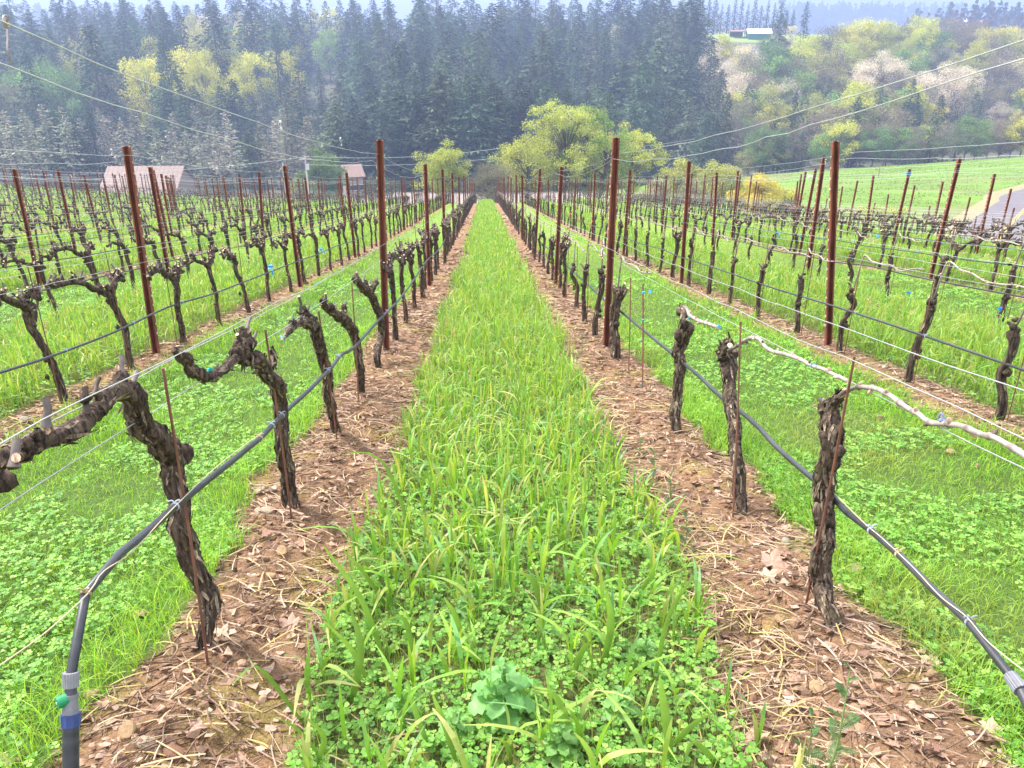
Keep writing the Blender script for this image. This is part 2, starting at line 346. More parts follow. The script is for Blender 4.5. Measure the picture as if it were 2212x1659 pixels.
#@@PART2
# ================================================================== vines
BK = np.array([.060, .042, .031]); BK2 = np.array([.15, .115, .08]); CANE = np.array([.32, .265, .235]); CUT = np.array([.60, .40, .27])
def barkcol(P, rng, sides, base=BK):
    n = len(P)*sides; k = rng.uniform(.8, 1.25, (n, 1)); g = rng.random((n, 1)) < .04
    return np.where(g, BK2, base)*k
def bark_limb(mb, path, rad, rng, n=40, sides=14, ridge=.10, lump=.10, flakes=0, base=BK, moss=False):
    P = smooth_path(np.hstack([np.asarray(path, float), np.asarray(rad, float)[:, None]]), n); r = P[:, 3]; P = P[:, :3].copy()
    P[1:-1] += rng.normal(size=(n-2, 3))*r[1:-1, None]*.07
    c = barkcol(P, rng, sides, base)
    add_tube(mb, P, r, sides, c, ridge=ridge, rng=rng, nridge=4, lump=lump)
    if flakes:
        T = np.gradient(P, axis=0); T /= np.linalg.norm(T, axis=1)[:, None]
        for q in range(flakes):
            i = rng.integers(1, n-3); d = rng.normal(size=3); d -= T[i]*(d@T[i]); d /= np.linalg.norm(d); s = np.cross(T[i], d)
            L = rng.uniform(.03, .09); wv = rng.uniform(.0025, .006); o = P[i]+d*r[i]*1.0; lift = rng.uniform(.002, .014)
            a = o+T[i]*L*.5+d*lift*.3*(rng.random()-.2)+s*rng.normal()*.004; b_ = o-T[i]*L*.5+d*lift
            V = [a-s*wv, a+s*wv, o+d*.003+s*wv*1.3, o+d*.003-s*wv*1.3, b_+s*wv*.5, b_-s*wv*.5]
            mb.add(V, [[0, 1, 2, 3], [3, 2, 4, 5]], (BK2 if rng.random() < .6 else BK)*rng.uniform(.6, 1.5))
def spur(mb, p, d, L, r, rng, sides=7, pale=True):
    d = np.asarray(d, float); d /= np.linalg.norm(d); b = p+d*L*.5+rng.normal(size=3)*L*.04; e = p+d*L
    col = CANE*rng.uniform(.35, .7)*np.array([.95, .92, .92]) if pale else BK*1.2
    P = smooth_path([p-d*r, p+d*L*.25, b, e], 7); rr = np.array([1.5, 1.25, 1, .95, 1, .95, 1])*r
    add_tube(mb, P, rr, sides, col, capcol=CUT*rng.uniform(.9, 1.4))
def knob(mb, p, r, rng, col=BK, n=6):
    th = np.linspace(0, math.pi, n); P = np.array([[0, 0, -math.cos(t)] for t in th])*r; rr = np.sin(th)*r+1e-4
    V, F = tube(P, rr, 9); V = V*rng.uniform(.75, 1.25, 3)+rng.normal(size=V.shape)*r*.12+p; mb.add(V, F, col*rng.uniform(.6, 1.3, (len(V), 1)))
def cut_disc(mb, p, d, r, rng):
    d = np.asarray(d, float); d /= np.linalg.norm(d); add_tube(mb, np.array([p-d*r*.6, p+d*r*.25]), [r*1.15, r], 9, BK*1.4, capcol=CUT*rng.uniform(.8, 1.5))
def cane(mb, path, r0, r1, rng, n=36, sides=8, pale=1.0, buds=True):
    P = smooth_path(path, n); L = np.r_[0, np.cumsum(np.linalg.norm(np.diff(P, axis=0), axis=1))]
    r = np.linspace(r0, r1, n); ns = np.arange(.07, L[-1], .085); node = np.exp(-((L[:, None]-ns[None])/.010)**2).sum(1)
    r = r*(1+.45*node)
    t = (L/L[-1])[:, None]; c = CANE*pale*(.40+.75*sstep(0, .25, t))*rng.uniform(.85, 1.15, (n, 1))*(1-.55*np.clip(node, 0, 1)[:, None]*(rng.random((n, 1)) < .7))
    add_tube(mb, P, r, sides, np.repeat(c, sides, axis=0), capcol=CUT*1.3)
    if buds:
        for i, s in enumerate(ns):
            k = np.searchsorted(L, s); k = min(k, n-1); up = np.array([rng.normal()*.5, rng.normal()*.3, 1.0 if i % 2 else -.2]); up /= np.linalg.norm(up)
            q = P[k]+up*r[k]; e = rng.uniform(.7, 1.2)
            add_tube(mb, np.array([q-up*.002, q+up*.006*e, q+up*.013*e]), [.0055*e, .006*e, .002], 6, np.array([.55, .36, .27]) if rng.random() < .7 else np.array([.12, .08, .07]))

VINE_CAT = 'grapevine'
def row_ground(x, y): return np.array([x, y, gz(x, y)])

def generic_vine(seed, style, lod=0):
    """vine mesh set in local coordinates, origin at the foot, -Y is up the slope towards the near end of the row"""
    rng = np.random.default_rng(seed); S = {0: 10, 1: 6, 2: 4}[lod]; n = {0: 22, 1: 9, 2: 5}[lod]
    tr, sp, cn = MB(), MB(), MB()
    h = rng.uniform(.60, .74) if style != 'arm' else rng.uniform(.68, .82)
    lx, ly = rng.normal()*.03, rng.normal()*.07; k = rng.uniform(.9, 1.25)
    path = [(0, 0, -.06), (rng.normal()*.012, rng.normal()*.02, h*.25), (lx*.5+rng.normal()*.012, ly*.5+rng.normal()*.025, h*.55), (lx+rng.normal()*.012, ly+rng.normal()*.02, h*.85), (lx, ly, h)]
    rad = np.array([.032, .025, .023, .026, .030])*k
    def limb(p, r, nn=None, fl=0):
        if lod == 0: bark_limb(tr, p, r, rng, nn or n, S, .11, .12, flakes=fl)
        else:
            Q = smooth_path(np.hstack([np.asarray(p, float), np.asarray(r)[:, None]]), nn or n); add_tube(tr, Q[:, :3], Q[:, 3], S, BK*rng.uniform(.7, 1.2))
    limb(path, rad, fl=22 if lod == 0 else 0)
    top = np.array([lx, ly, h])
    if lod == 0:
        for q in range(rng.integers(4, 8)): knob(tr, top+rng.normal(size=3)*[.014, .026, .045], .021*rng.uniform(.7, 1.45), rng)
        for q in range(3): knob(tr, np.array([lx*.6, ly*.6, h*rng.uniform(.3, .8)])+rng.normal(size=3)*.014, .020*rng.uniform(.8, 1.2), rng)
    def spurs(p, m):
        for q in range(m):
            d = np.array([rng.normal()*.35, rng.normal()*.5, rng.uniform(.2, 1)])
            if lod < 2: 
                spur(sp, p+rng.normal(size=3)*.012, d, rng.uniform(.03, .09), rng.uniform(.006, .010), rng, 6 if lod == 0 else 4, rng.random() < .75)
                if rng.random() < .5: cut_disc(tr, p+d/np.linalg.norm(d)*.02, d, .012, rng) if lod == 0 else None
            else: add_tube(tr, np.array([p, p+d/np.linalg.norm(d)*.07]), [.014, .008], 3, CANE*.55, cap=False)
    if style in ('arm', 'armcane', 'cordon'):
        for sg in ([1, -1] if style == 'cordon' else ([-1] if rng.random() < .45 else [1, -1])):
            L = rng.uniform(.50, .60) if style == 'cordon' else (rng.uniform(.42, .72) if sg < 0 else rng.uniform(.18, .36)); p = [top-[0, 0, .03]]; z = top[2]
            m = 6
            for q in range(1, m+1): p.append(np.array([lx+rng.normal()*.018, ly+sg*L*q/m, z+.05*math.sin(q/m*3.1)+rng.normal()*.02+(.92-z-.06)*q/m*.6]))
            limb(p, np.linspace(.024, .014, m+1)*k*(rng.uniform(.85, 1.2, m+1) if lod == 0 else 1), n if lod else 20)
            for q in range(1, m+1):
                if rng.random() < .8:
                    b = p[q]+np.array([rng.normal()*.01, rng.normal()*.01, .02])
                    if lod == 0:
                        knob(tr, b, .016*rng.uniform(.8, 1.5), rng)
                    spurs(b+[0, 0, .01], 3 if lod < 2 else 1)
        spurs(top+[0, 0, .02], 2)
        if lod == 0 and rng.random() < .5:     # short side stub
            q = top+[0, 0, -.15]; limb([q, q+[rng.normal()*.01, .05, .04], q+[0, .08, .10]], [.022, .018, .014], 8); spurs(q+[0, .08, .1], 1)
    if style in ('cane', 'armcane'):
        spurs(top+[0, 0, .01], 2 if lod < 2 else 1)
        up = rng.uniform(.92, .99)-h; L = rng.uniform(.75, 1.05)
        b = top if style == 'cane' else p[-1]
        bz = b[2]; pts = [b, b+[.0, -.03, .07], (b[0], b[1]-.10, max(bz+.1, .93+rng.uniform(0, .08)))]
        for q in range(1, 7): pts.append((b[0]+rng.normal()*.008, b[1]-.10-L*q/6, .92+.05*(1-q/6)**2+rng.normal()*.013))
        if lod == 0: cane(cn, pts, .0068, .0048, rng, 40, 6)
        elif lod == 1: cane(cn, pts, .0075, .006, rng, 14, 4, buds=False)
        else: Q = smooth_path(pts, 7); add_tube(cn, Q, .008, 3, CANE, cap=False)
    for q in (tr, sp, cn):
        for V in q.V: V[:, 2] -= .199*V[:, 1]
    return tr, sp, cn
def vine_object(parts, loc, mats=None):
    r = empty('grapevine', loc)
    tr, sp, cn = parts
    tr.build('trunk', M['bark'], r, smooth=True)
    for q in sp: q.build('spur', M['cane'], r, smooth=True)
    if cn.V: cn.build('cane', M['cane'], r, smooth=True)
    return r
G_V = 'grapevines planted in rows down the slope'

# ---- the near vines, each its own shape (traced in the plane of its own row)
def row_pts(pts, Xp, jit=None): return [PX(u, v, Xp) for u, v in pts]
def pr(u, v, Xp, px): d = ray(u, v); return px*(Xp/d[0])/FPX        # pixels of width -> metres
def hero(name_label, Xp, trunk, trad, limbs, spurs_, knobs, canes, seed, flakes=60):
    rng = np.random.default_rng(seed); tr, sp, cn = MB(), [], MB()
    b0 = PX(trunk[0][0], trunk[0][1], Xp); org = np.array([Xp, b0[1], gz(Xp, b0[1])])
    T = [p-org for p in row_pts(trunk, Xp)]; T[0] = T[0]+[0, 0, -.05]
    off = np.cumsum(rng.normal(size=(len(T), 3))*.008*np.array([1, 0, 0]), axis=0); off[0] = 0; T = [a+o for a, o in zip(T, off)]
    rr = [pr(u, v, Xp, q/2) for (u, v), q in zip(trunk, trad)]
    bark_limb(tr, T, rr, rng, 90, 22, .085, .07, flakes=flakes*3, moss=True)
    for L, lr in limbs:
        P = [p-org for p in row_pts(L, Xp)]; o = np.cumsum(rng.normal(size=(len(P), 1))*.007, axis=0); o[0] = 0
        P = [a+np.array([b[0], 0, 0]) for a, b in zip(P, o)]
        bark_limb(tr, P, [pr(u, v, Xp, q/2) for (u, v), q in zip(L, lr)], rng, 50, 18, .09, .12, flakes=flakes, base=BK*1.15)
    for (u, v, q) in knobs: knob(tr, PX(u, v, Xp)-org, pr(u, v, Xp, q), rng, BK, 9)
    for (u, v, u2, v2, q, pale) in spurs_:
        a = PX(u, v, Xp)-org; e = PX(u2, v2, Xp)-org; d = e-a; sp.append(MB()); spur(sp[-1], a, d, np.linalg.norm(d), pr(u, v, Xp, q/2), rng, 10, pale)
        if pale: cut_disc(tr, a+rng.normal(size=3)*.01+[.0, -.01, .005], [rng.normal()*.3, -1, .4], pr(u, v, Xp, q*.55), rng)
    for L, r0, r1 in canes: cane(cn, [p-org for p in row_pts(L, Xp)], r0, r1, rng, 110, 12)
    o = vine_object((tr, sp, cn), org); tag(o, name_label, VINE_CAT, G_V); return o
HX = {-1: -.94, 1: 1.155}
hero('nearest vine left of the middle lane, thick gnarled arm reaching out of the left edge', -.94,
  [(443,1410),(443,1389),(440,1340),(443,1306),(433,1256),(422,1220),(413,1189),(404,1160),(397,1139),(395,1086),(388,1045),(383,1020),(382,990),(362,970),(340,945),(320,925),(302,895),(285,865),(267,838)],
  [34,32,30,40,38,40,44,44,42,42,44,42,48,50,48,50,50,48,44],
  [([(268,842),(245,846),(222,880),(187,918),(160,938),(133,948),(100,960),(67,978),(35,1000),(8,1022),(-30,1075)], [44,40,36,40,40,34,40,46,42,56,60])],
  [(100,915,98,858,17,True),(31,1000,37,948,20,True),(262,800,262,765,11,True),(283,836,296,803,13,True),(306,875,309,848,9,True),(187,885,184,835,13,False),(205,850,215,815,10,False)],
  [(82,940,16),(60,958,14),(393,980,26),(376,968,20),(338,935,22),(205,890,17),(262,815,17),(212,855,12),(5,1040,26),(185,860,13),(300,905,18)],
  [], 101)
hero('second vine left of the middle lane with a crooked fist-like head and hooked arm', -.94,
  [(632,1118),(630,1080),(624,1050),(617,1020),(606,985),(600,953),(597,903),(590,860),(575,830),(560,810),(545,790),(530,772)],
  [34,32,30,30,30,28,27,32,32,30,32,34],
  [([(532,775),(518,768),(502,782),(485,796),(470,805),(455,812),(432,808),(418,798),(405,782),(392,770),(380,755)], [34,24,20,20,22,26,26,26,22,20,12]),
   ([(528,780),(524,755),(528,735),(528,715)], [36,34,30,20]), ([(565,805),(575,795),(580,775),(578,755)], [20,16,14,10])],
  [(533,710,541,686,7,True),(548,730,553,716,6,True),(384,756,383,747,8,True),(520,735,512,722,8,False)],
  [(526,745,18),(540,742,13),(512,762,14),(418,800,13),(404,775,11),(524,722,11),(392,768,9)],
  [], 102)
hero('third vine left of the middle lane, leaning, with a pale split head', -.94,
  [(727,950),(727,930),(722,905),(716,880),(710,853),(704,825),(700,803),(694,775),(687,753),(680,725),(668,700)],
  [18,20,18,19,20,21,22,22,23,24,26],
  [([(670,700),(655,694),(640,700),(628,712),(614,727)], [24,18,15,13,7]), ([(668,700),(662,685),(655,672)], [24,20,14])],
  [(650,670,645,640,6,True),(660,675,667,662,6,True),(618,722,609,731,7,True),(630,692,632,682,5,True)],
  [(664,688,13),(632,697,9),(626,715,8),(678,690,9),(655,668,8)], [], 103)
hero('fourth vine left of the middle lane with a short stub head bent left', -.94,
  [(782,856),(778,830),(773,803),(769,775),(766,750),(762,725),(757,713),(745,698),(730,682)],
  [17,16,16,17,18,18,20,20,20],
  [([(732,685),(720,672),(707,658),(702,645)], [20,16,13,8]), ([(735,685),(742,672),(740,660)], [12,10,7])],
  [(705,650,703,634,5,True),(722,672,724,658,5,True),(742,662,748,652,5,True)], [(730,680,10),(714,664,8),(742,668,6)], [], 104)
hero('fifth vine left of the middle lane, directly in front of the tall rusty post', -.94,
  [(817,792),(815,770),(819,745),(823,725),(820,700),(817,680),(812,658),(803,636),(790,622)],
  [15,14,13,14,14,15,16,17,18],
  [([(795,628),(782,618),(772,606),(776,592)], [16,14,13,8]), ([(798,628),(808,618),(812,604)], [12,10,7])],
  [(774,600,770,588,4,True),(784,612,788,596,4,True),(796,620,800,606,4,True),(812,608,815,598,4,True)], [(788,615,9),(774,608,8),(800,630,8),(812,612,6)], [], 105)
hero('nearest vine right of the middle lane, thick trunk with the longest pale cane', 1.155,
  [(1797,1405),(1793,1370),(1786,1330),(1777,1300),(1769,1268),(1766,1240),(1772,1210),(1776,1173),(1775,1130),(1774,1086),(1776,1050),(1782,1020),(1796,975),(1800,950),(1797,925),(1788,895),(1785,868)],
  [40,32,32,34,40,44,42,42,42,42,44,44,38,42,46,36,30],
  [([(1790,890),(1797,872),(1808,860),(1816,853)], [30,24,16,11])],
  [(1778,870,1770,862,9,False),(1786,872,1779,862,7,True)],
  [(1798,940,26),(1789,905,18),(1785,878,14),(1806,865,10),(1763,1250,17),(1812,975,14)],
  [([(1812,857),(1822,848),(1838,840),(1852,836),(1868,836),(1890,839),(1908,846),(1928,858),(1948,873),(1965,884),(1982,893),(1998,906),(2010,913),(2022,915),(2048,916),(2075,920),(2100,930),(2125,940),(2147,945),(2168,956),(2190,969),(2212,983),(2250,1010),(2300,1040)], .0074, .0066)], 106)
hero('second vine right of the middle lane, blunt sawn head and blue-tied cane', 1.155,
  [(1595,1122),(1593,1100),(1592,1060),(1592,1020),(1590,990),(1584,960),(1578,920),(1572,885),(1565,853),(1562,825),(1560,803),(1556,780),(1557,757)],
  [26,25,26,26,26,26,27,27,27,26,30,34,34],
  [([(1562,760),(1568,745),(1570,735)], [26,22,12])],
  [(1570,752,1577,746,12,False)], [(1560,768,15),(1568,745,12)],
  [([(1574,757),(1588,750),(1598,743),(1610,735),(1622,730),(1634,730),(1644,736),(1650,745),(1658,753),(1672,760),(1688,763),(1708,769),(1728,776),(1745,785),(1762,793),(1778,797),(1795,806),(1815,815),(1832,823)], .0085, .006)], 107)
hero('third vine right of the middle lane, dark knotted head and upright prong', 1.155,
  [(1461,964),(1458,930),(1457,900),(1456,860),(1460,820),(1461,790),(1460,760),(1462,740),(1470,720),(1478,705)],
  [20,20,22,21,21,22,24,25,22,20],
  [([(1476,708),(1474,690),(1471,672),(1462,662)], [18,15,14,9])], [(1476,700,1486,690,7,False)],
  [(1468,725,13),(1480,700,10),(1470,675,8),(1460,760,10)],
  [([(1476,662),(1484,668),(1489,680),(1500,688),(1512,694),(1525,698),(1540,703),(1552,707)], .0095, .008)], 108)
hero('fourth vine right of the middle lane, trunk touching the tall rusty post', 1.155,
  [(1334,788),(1330,770),(1327,745),(1327,715),(1326,690),(1328,665),(1336,645),(1346,625)],
  [18,17,17,16,16,17,17,15],
  [([(1334,650),(1330,635),(1327,620)], [14,12,8])],
  [(1344,630,1350,612,5,True),(1350,635,1357,622,5,True),(1328,622,1325,612,4,True)], [(1334,648,8),(1346,628,7)], [], 109)

def merge(a, b, m=1):
    for V, F, Cc in zip(b.V, b.F, b.C): a.V.append(V); a.C.append(Cc)
    for F in b.F: a.F.append(F+a.n); a.M.append(np.full(len(F), m, np.int32))
    a.n += b.n
# ---- shapes shared by the other vines
PROT = {}
def proto(style, i):
    if (style, i) not in PROT:
        tr, sp, cn = generic_vine(1000+i*17+len(style)*131, style, 0)
        merge(tr, sp); PROT[(style, i)] = (tr.mesh('vine_trunk', [M['bark'], M['cane']], True), None, cn.mesh('vine_cane', M['cane'], True) if cn.V else None)
    return PROT[(style, i)]
PROT1 = {}
def proto_far(style, i):
    if (style, i) not in PROT1: PROT1[(style, i)] = generic_vine(1000+i*17+len(style)*131, style, 2)
    return PROT1[(style, i)]
rng = np.random.default_rng(7)
PHASE = {-2: -.15, 2: .12, -1: 0, 1: 0}
allv = []
for k in ROWS:
    ph = PHASE.get(k, rng.uniform(-.5, .5)); x = rowx(k); idx = 0
    y0 = 2.165+ph
    for i in range(0, 66):
        y = y0+1.16*i+rng.normal()*.04
        if y < .9 or y > 77: continue
        if k == -1 and i < 5: idx += 1; continue
        if k == 1 and i < 4: idx += 1; continue
        if abs(k) > 2 and rng.random() < .05: idx += 1; continue
        u, v, D = screen([x, y, gz(x, y)+.5]); u2, v2, _ = screen([x, y-.9, gz(x, y)+.9])
        idx += 1
        if D < .6 or min(u, u2) > 2300 or max(u, u2) < -90: continue
        allv.append([float(D), k, idx-1, x, y])
allv.sort()
vine_obj_list = allv[:291]; vine_rest = allv[291:]
def style_of(k, i, r):
    if k >= 4: return 'cordon' if r < .7 else 'cane'
    if k < -5 and r < .5: return 'cordon'
    if k < 0: return 'arm' if (k >= -3 or r < .45) else ('cane' if r < .75 else 'armcane')
    return 'cane' if r < .72 else ('armcane' if r < .85 or k < 3 else 'arm')
for D, k, i, x, y in vine_obj_list:
    st = style_of(k, i, rng.random()); vi = int(rng.integers(0, 7)); a, b, c = proto(st, vi)
    loc = (x+rng.normal()*.015, y, gz(x, y)); o = empty('grapevine', loc, rng.normal()*.12)
    s = rng.uniform(.94, 1.06); o.scale = (s*(1 if rng.random() < .5 else -1), s, s*rng.uniform(.97, 1.03))
    link('trunk', a, o)
    if b: link('spur', b, o)
    if c: link('cane', c, o)
    desc = {'arm': 'gnarled short-armed vine', 'cane': 'pale-caned vine', 'cordon': 'two-armed bushy vine', 'armcane': 'gnarled pale-caned vine'}[st]
    tag(o, '%s, %s from near end, %s' % (desc, ordn(i), rowname(k)), VINE_CAT, G_V)
if vine_rest:
    tr, cn = MB(), MB()
    for D, k, i, x, y in vine_rest:
        st = style_of(k, i, rng.random()); parts = proto_far(st, int(rng.integers(0, 7))); z = gz(x, y); s = rng.uniform(.93, 1.07)
        for q, dst in ((parts[0], tr), (parts[1], tr), (parts[2], cn)):
            for V, F, Cc in zip(q.V, q.F, q.C):
                nb = sum(len(a) for a in dst.V); off = 0
            if q.V:
                V = np.concatenate(q.V); Cc = np.concatenate(q.C)
                for F in [np.concatenate([f for f in q.F if f.shape[1] == m]) for m in (3, 4) if any(f.shape[1] == m for f in q.F)]:
                    dst.V.append(V*s+[x, y, z]); dst.F.append(F+dst.n); dst.n += len(V); dst.C.append(Cc*rng.uniform(.8, 1.2)); dst.M.append(np.zeros(len(F), np.int32))
    o = tr.build('distant_vines', M['barkfar'], smooth=True); tag(o, 'mass of small dark vine trunks in the far rows near the crest', 'vines', kind='stuff')
    cn.build('cane', M['cane'], o, smooth=True)

# ================================================================== trellis posts
def post_mesh(h, w=.06, lod=0):
    mb = MB(); rng = np.random.default_rng(3); d = .038; t = .003
    prof = np.array([[-w/2, d], [-w/2+.012, d], [-w/2+.012, .004], [-.012, .004], [-.008, -.006], [.008, -.006], [.012, .004], [w/2-.012, .004], [w/2-.012, d], [w/2, d],
                     [w/2, -t], [.012, -t], [.009, -.012], [-.009, -.012], [-.012, -t], [-w/2, -t]])
    zs = np.linspace(-.3, h, 26 if lod == 0 else 6); m = len(prof)
    V = np.array([[p[0], -p[1], z] for z in zs for p in prof]); i = np.arange(len(zs)-1)[:, None]*m; j = np.arange(m)[None]; j2 = (j+1) % m
    F = np.stack([i+j, i+m+j, i+m+j2, i+j2], -1).reshape(-1, 4)
    base = np.array([.20, .066, .040]); k = np.repeat(.75+.55*np.array([vnoise(np.array(z*3.0), np.array(.5), 2) for z in zs]), m)[:, None]
    side = np.tile(np.where(np.arange(m) % 5 == 0, 1.25, 1.0), len(zs))[:, None]
    mb.add(V, F, base*k*side)
    top = np.array([[p[0], -p[1], h] for p in prof]); mb.add(np.vstack([top, [[0, -.004, h]]]), [[q, (q+1) % m, m] for q in range(m)], base*1.1)
    return mb
def hook_mesh(h, w=.06):
    mb = MB(); rng = np.random.default_rng(5)
    for z in np.arange(.25, h-.04, .095):
        for s in (-1, 1):
            box(mb, (s*(w/2+.002), -.018, z), (.010, .012, .018), np.array([.75, .60, .50])*rng.uniform(.6, 1.3))
    return mb
_pm = post_mesh(2.0); PM = [_pm.mesh('post_channel_plain', M['rust'])]; merge(_pm, hook_mesh(2.0), 0); PM.append(_pm.mesh('post_channel', M['rust']))
G_P = 'rusty steel trellis posts along the vine rows'
posts = []
for k in ROWS:
    x = rowx(k); j0 = 0
    for j in range(0, 20):
        y = 7.39+5.8*j+(rng.normal()*.25 if (j > 2 or abs(k) > 4) else 0)
        if y > 116 or (y > 80 and abs(k) > 16): continue
        u, v, D = screen([x, y, gz(x, y)+1.9])
        if u < -40 or u > 2260: continue
        if y > 77:           # beyond the brow: only while the top still shows
            ok = False
            P = np.array([x, y, gz(x, y)+2.0]); t = np.linspace(.5, .98, 40)[:, None]; Q = EP*(1-t)+P*t
            if np.all(Q[:, 2] > ground(Q[:, 0], Q[:, 1])+.3): ok = True
            if not ok: continue
        posts.append([float(D), k, j, x, y])
posts.sort()
LEAN = {(-2, 0): ((338,757),(272,300)), (-1, 0): ((835,756),(820,293)), (1, 0): ((1308,761),(1330,301)), (2, 0): ((1785,763),(1801,319)), (-3,1): None}
print('posts', len(posts), 'vines', len(allv))
for D, k, j, x, y in posts[:300]:
    o = empty('trellis_post', (x, y, gz(x, y)), rng.normal()*.12)
    f = rng.uniform(.95, 1.03); o.scale = (1, 1, f)
    o.rotation_euler[0] = rng.normal()*.018; o.rotation_euler[1] = rng.normal()*.022
    if (k, j) in LEAN and LEAN[(k, j)]:
        (u0, v0), (u1, v1) = LEAN[(k, j)]; b = PY(u0, v0, y); t = PY(u1, v1, y); d = t-b
        o.location = (b[0], y, gz(b[0], y)); L = np.linalg.norm(d); o.scale = (1, 1, L/2.0); o.rotation_euler = (0, math.atan2(d[0], d[2]), 0)
    link('channel', PM[1 if D < 26 else 0], o)
    lab = 'rusty steel post, %s from the near end, %s' % (ordn(j), rowname(k))
    tag(o, lab, 'post', G_P)
    if (k, j) == (5, 2):
        m_ = MB(); box(m_, (0, -.015, 1.90), (.082, .056, .07), (.02, .28, .62)); m_.build('blue_tape_band', M['tape'], o)
        o['label'] = 'rusty post with bright blue tape round its top, '+rowname(k)
if posts[300:]:
    mb = MB(); pmb = post_mesh(2.0, lod=1)
    for D, k, j, x, y in posts[300:]:
        n0 = mb.n
        for V, F, Cc in zip(pmb.V, pmb.F, pmb.C): mb.V.append(V+[x, y, gz(x, y)]); mb.F.append((F-F.min())+mb.n) ; mb.n += len(V); mb.C.append(Cc); mb.M.append(np.zeros(len(F), np.int32))
    tag(mb.build('distant_posts', M['rust']), 'faint rusty posts in the farthest rows at the crest', 'posts', kind='stuff')

# thin training stakes beside the vines
def stake(p0, p1, lab, r=.0042):
    mb = MB(); P = smooth_path([p0, p0*.5+p1*.5+np.array([.004, .003, 0]), p1], 9); org = P[0].copy()
    add_tube(mb, P-org, r, 6, (.20, .085, .055)); o = mb.build('training_stake', M['rust'], smooth=True, loc=org); tag(o, lab, 'stake', 'thin rusty stakes holding the vine trunks'); return o
def stake_px(X, top, bot, lab, r=.0045):
    a = PX(bot[0], bot[1], X); b = PX(top[0], top[1], X); a[2] = gz(a[0], a[1])-.02; return stake(a, b, lab, r)
stake_px(-.90, (352,795), (440,1400), 'thin rusty rod rising behind the nearest left vine')
stake_px(-.90, (573,712), (628,1108), 'thin rusty rod against the second left vine')
stake_px(-.91, (688,672), (728,945), 'thin rusty rod against the third left vine')
stake_px(-.91, (760,612), (772,850), 'thin rusty rod against the fourth left vine')
stake_px(1.13, (1846,770), (1722,1406), 'thin bent rusty rod leaning across the nearest right vine')
stake_px(1.12, (1600,695), (1586,1112), 'thin rusty rod in front of the second right vine')
s_ = stake_px(1.16, (1389,613), (1387,862), 'thin stake alone between vines, tied with three green ties', .006)
for q, (u, v) in enumerate([(1390,632),(1389,692),(1387,736),(1386,830)]):
    mb = MB(); p = PX(u, v, 1.16)-np.array(s_.location); add_tube(mb, np.array([p-[0, 0, .008], p+[0, 0, .008]]), .011, 7, (.05, .42, .34) if q else (.1, .5, .75)); mb.build('plant_tie', M['tape'], s_)
stake_px(1.155, (1362,600), (1360,780), 'thin rusty rod behind the fourth right vine')
cnt = {}
for D, k, i, x, y in vine_obj_list:
    if D < 15 and not (abs(k) == 1 and i < 6) and abs(k) <= 4 and rng.random() < .8:
        xx = x+rng.normal()*.01; yy = y-.06-rng.random()*.06; a = np.array([xx, yy, gz(xx, yy)-.02]); stake(a, a+[rng.normal()*.015, rng.normal()*.02, rng.uniform(.85, 1.15)], 'thin rusty rod by %s vine, %s' % (ordn(i), rowname(k)), .004)

# ================================================================== wires
WC = (.62, .62, .60)
def wire(k, h, dx, r, lab, y0=-1.5, y1=77, wob=.004, sag=.02, kinks=None):
    x = rowx(k)+dx; ys_ = np.unique(np.r_[np.arange(y0, 12, .22), np.arange(12, y1, .97)]); rg = np.random.default_rng(int(abs(k)*100+h*37+dx*900)+(5000 if k < 0 else 0))
    tt = ((ys_-7.39)/5.8) % 1; z = ground(np.full_like(ys_, x), ys_)
    gs = np.interp(ys_, np.r_[-10, 7.39+5.8*np.arange(-1, 13)], ground(np.full(15, x), np.r_[-10, 7.39+5.8*np.arange(-1, 13)]))
    P = np.stack([np.full_like(ys_, x)+rg.normal(size=len(ys_))*wob, ys_, gs+h-sag*4*tt*(1-tt)+rg.normal(size=len(ys_))*wob], 1)
    P = smooth_path(P, len(ys_)*3) if abs(k) < 4 else P
    mb = MB(); org = P[0].copy(); add_tube(mb, P-org, r, 5 if abs(k) < 3 else 3, WC, cap=False); o = mb.build('trellis_wire', M['wire'], loc=org, smooth=True)
    tag(o, '%s, %s' % (lab, rowname(k)), 'wire', 'galvanised trellis wires strung along the rows'); return o
for k in ROWS:
    a = abs(k)
    rw = .0016 if a < 3 else .0019
    wire(k, .93, 0, rw, 'fruiting wire the vine heads are tied to', wob=.002)
    if a <= 12:
        wire(k, 1.02, -.045, rw, 'lower of the paired catch wires', wob=.003); 
        wire(k, 1.08, .045, rw, 'upper of the paired catch wires', wob=.003)
        wire(k, 1.86, .025, rw, 'top wire near the post tops', wob=.0025, sag=.05)
    if a <= 5: wire(k, 1.81, -.035, rw, 'slack second wire just under the top wire', wob=.004, sag=.09)
